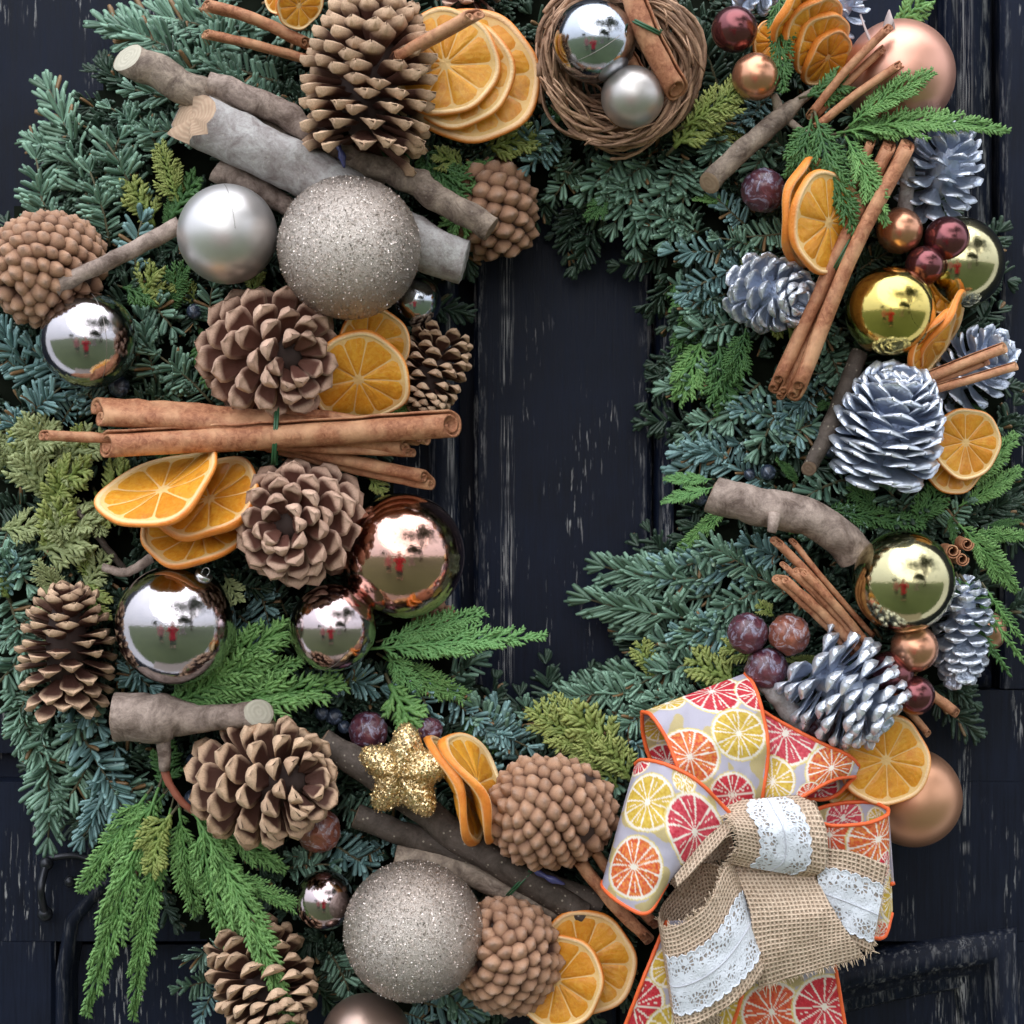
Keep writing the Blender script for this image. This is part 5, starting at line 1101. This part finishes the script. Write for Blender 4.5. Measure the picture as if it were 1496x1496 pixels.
def citrus(img, uv, slices, seed):
    rng = np.random.default_rng(seed); n = len(uv); base = np.empty((n, 3)); nz = np.array([noise.noise(Vector((q[0] * .03, q[1] * .03, seed))) for q in uv])
    base[:] = (.46, .44, .53); ye = (nz > .12)[:, None]; base = np.where(ye, np.array((.52, .42, .20)), base)
    wh = np.array((.86, .80, .70)); nz2 = np.array([noise.noise(Vector((q[0] * .25, q[1] * .25, seed + 3))) for q in uv])
    for (x, y, r, c) in slices:
        k = np.argmin((img[:, 0] - x) ** 2 + (img[:, 1] - y) ** 2); dv = uv - uv[k]; off = np.array((x, y)) - img[k, :2]
        if np.hypot(*off) > 12:      # centre lies off this piece of cloth
            k2 = k; dv = dv - np.array((-off[0], -off[1])) * 0; dv = img[:, :2] - np.array((x, y))
        q = np.hypot(dv[:, 0], dv[:, 1]) * (1 + .02 * nz2); a = np.arctan2(dv[:, 1], dv[:, 0]) + rng.uniform(0, 6); ns = 12; fr = (a / (2 * math.pi) * ns) % 1
        edge = np.minimum(fr, 1 - fr) * q * 2 * math.pi / ns; c0, c1 = COLS[c]; mixv = np.clip(.5 + nz2 * 1.4, 0, 1)[:, None]; fl = np.array(c0) * (1 - mixv) + np.array(c1) * mixv
        seg = np.floor(a / (2 * math.pi) * ns); spark = (np.abs(((a / (2 * math.pi) * ns) % 1) - .5 + .12 * np.sin(seg * 2.3)) * q * .5 < .55) & (q > r * .45) & (q < r * .78) & ((seg.astype(int) % 2) == 0)
        col = np.where((edge < (.55 + .022 * q))[:, None] | spark[:, None] | (q < r * .10)[:, None], wh, fl)
        col = np.where((q > r * .87)[:, None], wh, col); col = np.where((q > r * .955)[:, None], np.array((.74, .60, .22)), col)
        base = np.where((q < r)[:, None], col, base)
    return base
bow = empty('bow', P(1090, 1215, 250), 'large bow of citrus print ribbon and burlap with white lace', 'bow'); mark(1090, 1215, 'bow')
BL = np.array(bow.location)
def ribbon(A, B, slices, seed, edges=(1, 1), bulge=0., name='citrus_ribbon'):
    v, f, img, uv, nu, nv = sheet(A, B, 1.7, bulge); me = mesh(name, v - BL, f, RIB, True, {'print': citrus(img, uv, slices, seed)})
    o = obj(name, me, bow); m = o.modifiers.new('thickness', 'SOLIDIFY'); m.thickness = .8 * S; m.offset = 0
    g = v.reshape(nu, nv, 3)
    for e, on in zip((g[:, 0], g[:, -1]), edges):
        if on: ev, ef = tube(e[::3], 3.0 * S, 7, True, jitter=.25); obj('wired_edge', mesh('wired_edge', ev - BL, ef, ORW), o)
    return o
def burlap(A, B, lace=None, seed=0, bulge=0., fray=(0, 0, 0), name='burlap_ribbon'):
    v, f, img, uv, nu, nv = sheet(A, B, 3.2, bulge); wv = np.concatenate([uv, np.zeros((len(uv), 1))], 1)
    me = mesh(name, v - BL, f, BUR, True, {'wv': wv}); o = obj(name, me, bow); m = o.modifiers.new('thickness', 'SOLIDIFY'); m.thickness = 2.2 * S; m.offset = 0
    g = v.reshape(nu, nv, 3); rs = random.Random(seed); mbf = MB()
    lines = [(g[:, 0], g[:, 1])] * fray[0] + [(g[:, -1], g[:, -2])] * fray[1] + [(g[-1], g[-2])] * fray[2]
    for e, e2 in lines:
        for i in range(0, len(e), 1):
            for _ in range(2):
                d = (e[i] - e2[i]); d /= np.linalg.norm(d) + 1e-12; d = d + np.array([rs.gauss(0, .5) for _ in range(3)]); L = rs.uniform(2, 8) * S
                mbf.add(*tube(np.array([e[i], e[i] + d * L * .5, e[i] + d * L + np.array((0, 0, -L * .3))]), .55 * S, 4))
    if mbf.n: me = mbf.done('fray', FRAY); me.transform(Matrix.Translation(Vector(-BL))); obj('fray', me, o, kind='stuff')
    if lace:
        (s0, s1) = lace; nrm = np.cross(g[1:, :-1][: , :] - g[:-1, :-1], g[:-1, 1:] - g[:-1, :-1]); nn = nrm.reshape(-1, 3).mean(0); nn /= np.linalg.norm(nn); nn = nn if nn[1] < 0 else -nn
        A2 = np.array(A, float); B2 = np.array(B, float); fa, fb = A2 * (1 - s0) + B2 * s0, A2 * (1 - s1) + B2 * s1; fa[:, 2] += bulge * math.sin(s0 * math.pi); fb[:, 2] += bulge * math.sin(s1 * math.pi)
        lv, lf, li, luv, lu, lw = sheet(fa, fb, 2.0, bulge * .3 + 1); lg = lv.reshape(lu, lw, 3); u3 = luv.reshape(lu, lw, 2); w_ = np.linalg.norm(lg[:, 0] - lg[:, -1], axis=1)
        for i in range(lu):
            sc_ = (abs(math.sin(u3[i, 0, 0] * math.pi / 15)) * 4.2 + .8 * math.sin(u3[i, 0, 0] * 1.9)) * S
            for e, s_ in ((0, 1), (-1, -1)):
                d = (lg[i, 0] - lg[i, -1]); d /= np.linalg.norm(d) + 1e-9
                lg[i, e] = lg[i, e] + d * s_ * (sc_ - 2 * S)
        lv = lg.reshape(-1, 3) + nn * 3.2 * S + np.array((0, -1, 0)) * 1.5 * S; t = np.abs(np.tile(np.linspace(-1, 1, lw), lu)); net = np.clip((t - .30) / .06, 0, 1) * np.clip((.93 - t) / .05, 0, 1)
        lo = obj('lace', mesh('lace', lv - BL, lf, LACE, True, {'wv': np.concatenate([luv, np.zeros((len(luv), 1))], 1), 'net': net}), o)
        for e in (0, -1):
            ev, ef = tube(lv.reshape(lu, lw, 3)[:, e] + np.array((0, -.6 * S, 0)), .9 * S, 5); obj('picot_edge', mesh('picot_edge', ev - BL, ef, LACE, True, {'wv': np.zeros((len(ev), 3)), 'net': np.zeros(len(ev))}), o)
        ev, ef = tube(lv.reshape(lu, lw, 3)[:, lw // 2] + np.array((0, -.8 * S, 0)), .7 * S, 5); obj('drawstring', mesh('drawstring', ev - BL, ef, LTHR), o)
    return o
# upper loop: back sheet, then front sheet
ribbon([(990, 1175, 225), (955, 1120, 215), (940, 1075, 220), (938, 1040, 245)], [(1110, 1185, 190), (1118, 1110, 180), (1112, 1040, 190), (1088, 984, 215)], [(975, 1112, 34, 'r'), (965, 1060, 30, 'y'), (1060, 1100, 36, 'o')], 2)
ribbon([(938, 1040, 245), (952, 1046, 272), (975, 1082, 292), (992, 1130, 300), (1005, 1190, 285)], [(1088, 984, 215), (1102, 1002, 240), (1115, 1045, 262), (1122, 1100, 272), (1110, 1190, 265)],
       [(975, 1028, 26, 'y'), (1040, 1010, 42, 'r'), (1108, 1012, 30, 'r'), (1079, 1072, 39, 'y'), (1008, 1106, 44, 'h'), (1070, 1162, 34, 'r'), (1010, 1170, 30, 'y')], 3, bulge=14)
# right twisted loop
ribbon([(1108, 1035, 235), (1150, 1060, 245), (1205, 1088, 255), (1240, 1104, 250), (1255, 1120, 225)], [(1062, 1185, 255), (1105, 1185, 262), (1160, 1170, 268), (1215, 1140, 268), (1250, 1134, 240)],
       [(1148, 1072, 46, 'p'), (1128, 1142, 36, 'y'), (1215, 1122, 42, 'h'), (1075, 1170, 40, 'r'), (1180, 1160, 20, 'o')], 4, bulge=8)
ribbon([(1255, 1120, 225), (1225, 1128, 205), (1170, 1100, 200)], [(1250, 1134, 240), (1215, 1165, 225), (1165, 1168, 215)], [(1195, 1150, 34, 'r')], 5)
# left loop: inside, then front
ribbon([(928, 1116, 262), (965, 1122, 232), (1010, 1150, 225), (1062, 1200, 240)], [(880, 1288, 270), (915, 1270, 240), (955, 1262, 230), (1005, 1262, 240)], [(1015, 1215, 40, 'r'), (960, 1190, 40, 'p')], 6)
ribbon([(928, 1116, 262), (940, 1110, 288), (975, 1118, 315), (1020, 1142, 325), (1068, 1190, 305)], [(880, 1288, 270), (882, 1298, 292), (905, 1318, 318), (945, 1334, 328), (975, 1290, 312)],
       [(946, 1172, 42, 'y'), (926, 1266, 45, 'h'), (1015, 1215, 46, 'p'), (935, 1112, 22, 'r'), (1000, 1140, 16, 'y')], 7, bulge=10)
# right hand cup loop
ribbon([(1298, 1182, 240), (1272, 1172, 215), (1225, 1174, 210), (1185, 1184, 215)], [(1306, 1290, 235), (1280, 1300, 210), (1230, 1300, 205), (1185, 1300, 210)], [(1232, 1195, 30, 'p'), (1285, 1200, 20, 'y')], 8)
ribbon([(1185, 1196, 262), (1215, 1206, 275), (1265, 1203, 275), (1294, 1192, 262), (1298, 1182, 240)], [(1170, 1360, 240), (1225, 1366, 252), (1268, 1368, 250), (1292, 1368, 240), (1304, 1330, 222)],
       [(1212, 1220, 34, 'o'), (1283, 1226, 46, 'h'), (1302, 1308, 38, 'y'), (1280, 1372, 26, 'o'), (1295, 1262, 20, 'r'), (1240, 1330, 36, 'r')], 9)
# tails
ribbon([(975, 1345, 262), (958, 1385, 265), (938, 1435, 275), (905, 1520, 265)], [(1095, 1345, 245), (1090, 1400, 248), (1085, 1450, 258), (1060, 1530, 250)],
       [(925, 1470, 44, 'r'), (985, 1410, 34, 'y'), (980, 1500, 38, 'y'), (1060, 1470, 46, 'y')], 10)
ribbon([(1060, 1380, 238), (1055, 1440, 232), (1050, 1530, 225)], [(1215, 1380, 225), (1225, 1440, 220), (1240, 1530, 215)], [(1068, 1465, 44, 'y'), (1128, 1478, 46, 'o'), (1205, 1470, 48, 'r'), (1090, 1400, 30, 'h')], 11)
# burlap
burlap([(1190, 1238, 288), (1245, 1244, 294), (1296, 1264, 284)], [(1200, 1350, 284), (1235, 1374, 286), (1272, 1390, 276)], (.24, .88), 1, fray=(0, 1, 1))
burlap([(1070, 1262, 280), (1095, 1330, 305), (1100, 1390, 302), (1108, 1442, 288)], [(1180, 1262, 275), (1215, 1325, 305), (1240, 1365, 305), (1262, 1396, 292)], None, 2, bulge=10, fray=(0, 0, 1))
burlap([(1010, 1425, 250), (980, 1400, 255), (960, 1440, 262), (975, 1530, 255)], [(1075, 1470, 250), (1060, 1480, 255), (1050, 1500, 258), (1050, 1540, 250)], None, 9)
# inner strip leading left out of the upper roll
burlap([(1062, 1188, 262), (1020, 1225, 265), (980, 1290, 285)], [(1075, 1250, 235), (1035, 1262, 245), (992, 1305, 265)], None, 3, fray=(1, 1, 0))
burlap([(1062, 1190, 300), (1030, 1225, 318), (985, 1280, 325)], [(1068, 1215, 322), (1035, 1250, 330), (990, 1296, 332)], None, 8)
# lower left loop: inside, front
burlap([(1058, 1266, 290), (1022, 1264, 248), (972, 1316, 250), (962, 1345, 295)], [(1075, 1360, 270), (1040, 1370, 240), (990, 1440, 245), (982, 1478, 285)], None, 4)
burlap([(962, 1345, 295), (972, 1356, 325), (1005, 1345, 345), (1036, 1318, 342), (1058, 1268, 315), (1072, 1262, 290)], [(982, 1478, 285), (992, 1500, 312), (1030, 1492, 332), (1075, 1462, 330), (1112, 1425, 312), (1116, 1395, 290)], (.30, .86), 5, fray=(1, 0, 0))
# upper roll: inside, front
burlap([(1062, 1190, 290), (1085, 1172, 262), (1100, 1200, 250), (1085, 1270, 262)], [(1190, 1170, 265), (1195, 1180, 245), (1200, 1230, 240), (1195, 1270, 250)], None, 6)
burlap([(1066, 1262, 300), (1078, 1240, 325), (1072, 1205, 328), (1058, 1188, 305), (1070, 1170, 280)], [(1178, 1282, 285), (1205, 1268, 302), (1208, 1220, 308), (1192, 1178, 292), (1165, 1162, 268)], (.26, .80), 7, bulge=12, fray=(1, 0, 0))

# ================================================================== WHAT THE MIRROR BAUBLES SHOW: churchyard lawn and people
n = NT('lawn_grass'); c = n.mix(n.noise(.8, 6, vec=n.coord()), (.035, .055, .022), (.075, .10, .038)); n.set(Base_Color=c, Roughness=.9); n.bump(n.noise(30, 4, vec=n.coord()), .6, .03); LAWN = n.m
v = [(-200, -300, -1.5), (200, -300, -1.5), (200, -.25, -1.5), (-200, -.25, -1.5)]
obj('lawn', mesh('lawn', v, [(0, 1, 2, 3)], LAWN, False), None, None, 'wide green lawn in front of the door', 'lawn', kind='structure')
n = NT('step_stone'); n.set(Base_Color=n.mix(n.noise(12, 5, vec=n.coord()), (.16, .14, .12), (.26, .23, .2)), Roughness=.85); STN = n.m
def block(x0, x1, y0, y1, z0, z1):
    b = .012; v = [(x, y, z) for z in (z0, z1 - b) for (x, y) in ((x0, y0), (x1, y0), (x1, y1), (x0, y1))] + [(x, y, z1) for (x, y) in ((x0 + b, y0 + b), (x1 - b, y0 + b), (x1 - b, y1 - b), (x0 + b, y1 - b))]
    f = [(3, 2, 1, 0), (8, 9, 10, 11)] + [(a + i, a + (i + 1) % 4, a + 4 + (i + 1) % 4, a + 4 + i) for a in (0, 4) for i in range(4)]; return v, f
obj('doorstep', mesh('doorstep', *block(-.9, .9, -.45, .05, -1.52, -1.36), STN, False), None, None, 'worn stone doorstep under the door', 'doorstep')
for i, (x, y, h, lb) in enumerate(((1.9, -5.2, 1.3, 'tall dark gravestone on the lawn, nearest on the right'), (4.6, -12, 1.1, 'low dark gravestone on the lawn, farther right'), (-6.5, -14, 1.2, 'dark gravestone on the lawn at the left'))):
    t = empty('gravestone', (x, y, -1.5), lb, 'gravestone', 'gravestones on the lawn')
    obj('slab', mesh('slab', *block(-.38, .38, -.09, .09, .18, h), STN, False), t); obj('plinth', mesh('plinth', *block(-.6, .6, -.3, .3, -.02, .18), STN, False), t)
TB = simple('far_bark', (.06, .045, .035), .9); LF = simple('far_leaves', (.06, .075, .04), .8)
def tree(x, y, h, lb, sd):
    rs = random.Random(sd); rng = np.random.default_rng(sd); t = empty('tree', (x, y, -1.5), lb, 'tree', 'trees across the lawn'); mb = MB(); tips = []
    mb.add(*tube(catmull(np.array([(0, 0, -.05), (.1, 0, h * .3), (0, .1, h * .6), (.1, 0, h * .95)]), 10), np.linspace(.26, .05, 10) * h / 8, 8))
    for i in range(16):
        z = h * rs.uniform(.3, .85); a = rs.uniform(0, 6.3); L = h * .55 * (1.2 - z / h); e = np.array((math.cos(a) * L, math.sin(a) * L, z + L * .6)); tips.append(e)
        mb.add(*tube(catmull(np.array([(0, 0, z), (e[0] * .5, e[1] * .5, z + L * .15), e]), 6), np.linspace(.07, .02, 6) * h / 8, 5))
    obj('trunk', mb.done('trunk', TB), t); N = 9000; c = np.array(tips)[rng.integers(0, len(tips), N)] * np.array((.95, .95, 1)) + rng.normal(size=(N, 3)) * h * .11
    a, b = rng.normal(size=(N, 3)) * .10, rng.normal(size=(N, 3)) * .10; w = np.stack([c - a, c + b, c + a, c - b], 1).reshape(-1, 3)
    obj('crown', mesh('crown', w, np.arange(4 * N).reshape(N, 4), LF, False), t, kind='stuff')
tree(6.5, -8.5, 12, 'large loose tree standing on the lawn at the right', 5); tree(9, -20, 8, 'bushy dark tree across the lawn at the right', 1); tree(14, -27, 9, 'taller tree behind the bushy one at the right', 2); tree(-24, -40, 8, 'distant tree across the lawn at the left', 3)
hv = []
for i in range(121):
    x = -180 + 3 * i; hv += [(x, -180 + 3 * math.sin(i), -1.6), (x, -182, .8 + 2.2 * abs(noise.noise(Vector((i * .4, 0, 0))))), (x, -190, -1.6)]
hf = [(3 * i + k, 3 * i + 3 + k, 3 * i + 4 + k, 3 * i + 1 + k) for i in range(120) for k in (0, 1)]
obj('far_hedge', mesh('far_hedge', hv, hf, LF), None, None, 'long low dark hedge at the far side of the lawn', 'hedge')

SKIN = simple('skin', (.55, .34, .26), .5, Subsurface_Weight=.1); HAIR = simple('brown_hair', (.06, .035, .02), .5); TROU = simple('dark_trousers', (.02, .022, .03), .8); BOOT = simple('black_boots', (.015, .014, .014), .4)
def skin(name, verts, edges, rad, mat, parent, sub=2):
    me = bpy.data.meshes.new(name); me.from_pydata(verts, edges, []); me.materials.append(mat); o = obj(name, me, parent)
    m = o.modifiers.new('skin', 'SKIN'); m.use_smooth_shade = True
    sv = me.skin_vertices[0].data
    for i, r in enumerate(rad): sv[i].radius = (r, r) if not hasattr(r, '__len__') else r
    sv[0].use_root = True; s_ = o.modifiers.new('sub', 'SUBSURF'); s_.levels = s_.render_levels = sub; return o
def person(loc, rz, coatm, label, arms):
    t = empty('person', loc, label, 'person', None, Matrix.Rotation(rz, 3, 'Z')); hz = .92
    # faces +Y locally; arms: dict side -> (elbow, wrist)
    vb = [(0, 0, hz), (0, 0, 1.1), (0, 0, 1.32), (0, .0, 1.44), (0, .015, 1.52), (0, .025, 1.60), (0, .03, 1.70)]; eb = [(i, i + 1) for i in range(6)]; rb = [.13, .12, .15, .07, .055, (.075, .09), (.07, .085)]
    for s_ in (-1, 1):
        k = len(vb); vb += [(.09 * s_, 0, .86), (.10 * s_, .01, .50), (.105 * s_, -.01, .10), (.11 * s_, .12, .04)]; eb += [(0, k), (k, k + 1), (k + 1, k + 2), (k + 2, k + 3)]; rb += [.10, .065, .045, .035]
        k = len(vb); el, wr = arms[s_]; vb += [(.17 * s_, 0, 1.38), el, wr]; eb += [(2, k), (k, k + 1), (k + 1, k + 2)]; rb += [.06, .045, .03]
        w = Vector(wr); d = (w - Vector(el)).normalized(); sx = d.cross(Vector((0, 0, 1))); sx = sx.normalized() if sx.length > .1 else Vector((1, 0, 0)); pk = len(vb); vb.append(tuple(w + d * .07)); eb.append((k + 2, pk)); rb.append((.038, .018))
        for q, fl in ((-.03, .07), (-.01, .08), (.01, .078), (.03, .062)):
            a = len(vb); vb += [tuple(w + d * .10 + sx * q), tuple(w + d * (.10 + fl * .5) + sx * q), tuple(w + d * (.10 + fl) * .97 + sx * q + Vector((0, 0, -.02)))]; eb += [(pk, a), (a, a + 1), (a + 1, a + 2)]; rb += [.010, .009, .007]
        a = len(vb); vb += [tuple(w + d * .05 + sx * .045 * -s_), tuple(w + d * .09 + sx * .06 * -s_)]; eb += [(k + 2, a), (a, a + 1)]; rb += [.012, .009]
    skin('body', vb, eb, rb, SKIN, t)
    vc = [(0, 0, .62), (0, 0, .78), (0, 0, .95), (0, 0, 1.12), (0, 0, 1.33), (0, 0, 1.45)]; ec = [(i, i + 1) for i in range(5)]; rc = [(.24, .19), (.22, .18), (.20, .16), (.17, .145), (.19, .15), (.085, .085)]
    for s_ in (-1, 1):
        k = len(vc); el, wr = arms[s_]; vc += [(.19 * s_, 0, 1.37), el, tuple(Vector(el).lerp(Vector(wr), .92))]; ec += [(4, k), (k, k + 1), (k + 1, k + 2)]; rc += [.085, .065, .052]
    skin('coat', vc, ec, rc, coatm, t)
    vt = [(0, 0, .82)]; et = []; rt = [.14]
    for s_ in (-1, 1): k = len(vt); vt += [(.09 * s_, 0, .74), (.10 * s_, .01, .48), (.105 * s_, -.01, .14)]; et += [(0, k), (k, k + 1), (k + 1, k + 2)]; rt += [.11, .08, .065]
    skin('trousers', vt, et, rt, TROU, t)
    for s_ in (-1, 1): skin('boot', [(.105 * s_, -.02, .16), (.105 * s_, -.02, .06), (.11 * s_, .08, .045), (.115 * s_, .17, .04)], [(0, 1), (1, 2), (2, 3)], [.06, .055, .05, .04], BOOT, t, 1)
    skin('hair', [(0, -.03, 1.74), (0, -.06, 1.66), (0, -.07, 1.56), (0, -.06, 1.44)], [(0, 1), (1, 2), (2, 3)], [(.085, .075), (.095, .07), (.09, .05), (.07, .03)], HAIR, t)
    hd = obj('face', None, t)
    bpy.data.objects.remove(hd)
    for s_ in (-1, 1): obj('eye', mesh('eye', SPHL[0] * .011 + np.array((.032 * s_, .108, 1.645)), SPHL[1], BOOT), t)
    obj('nose', mesh('nose', SPHL[0] * np.array((.011, .018, .02)) + np.array((0, .122, 1.615)), SPHL[1], SKIN), t); obj('mouth', mesh('mouth', SPHL[0] * np.array((.024, .008, .006)) + np.array((0, .112, 1.575)), SPHL[1], simple('lips', (.35, .1, .1), .5)), t)
    for s_ in (-1, 1): obj('ear', mesh('ear', SPHL[0] * np.array((.008, .018, .028)) + np.array((.083 * s_, .03, 1.62)), SPHL[1], SKIN), t)
RED = simple('red_coat', (.42, .012, .025), .75); PINK = simple('dusty_pink_coat', (.36, .15, .14), .75)
person((-.10, -1.82, -1.5), 0, RED, 'person in a long red coat facing the door, both hands raised in front', {-1: ((-.26, .14, 1.18), (-.06, .36, 1.42)), 1: ((.26, .14, 1.18), (.10, .36, 1.42))})
person((-1.05, -2.6, -1.5), -.2, PINK, 'person in a dusty pink coat standing farther left on the lawn, arms down', {-1: ((-.25, -.02, 1.10), (-.26, .06, .84)), 1: ((.25, -.02, 1.10), (.26, .06, .84))})
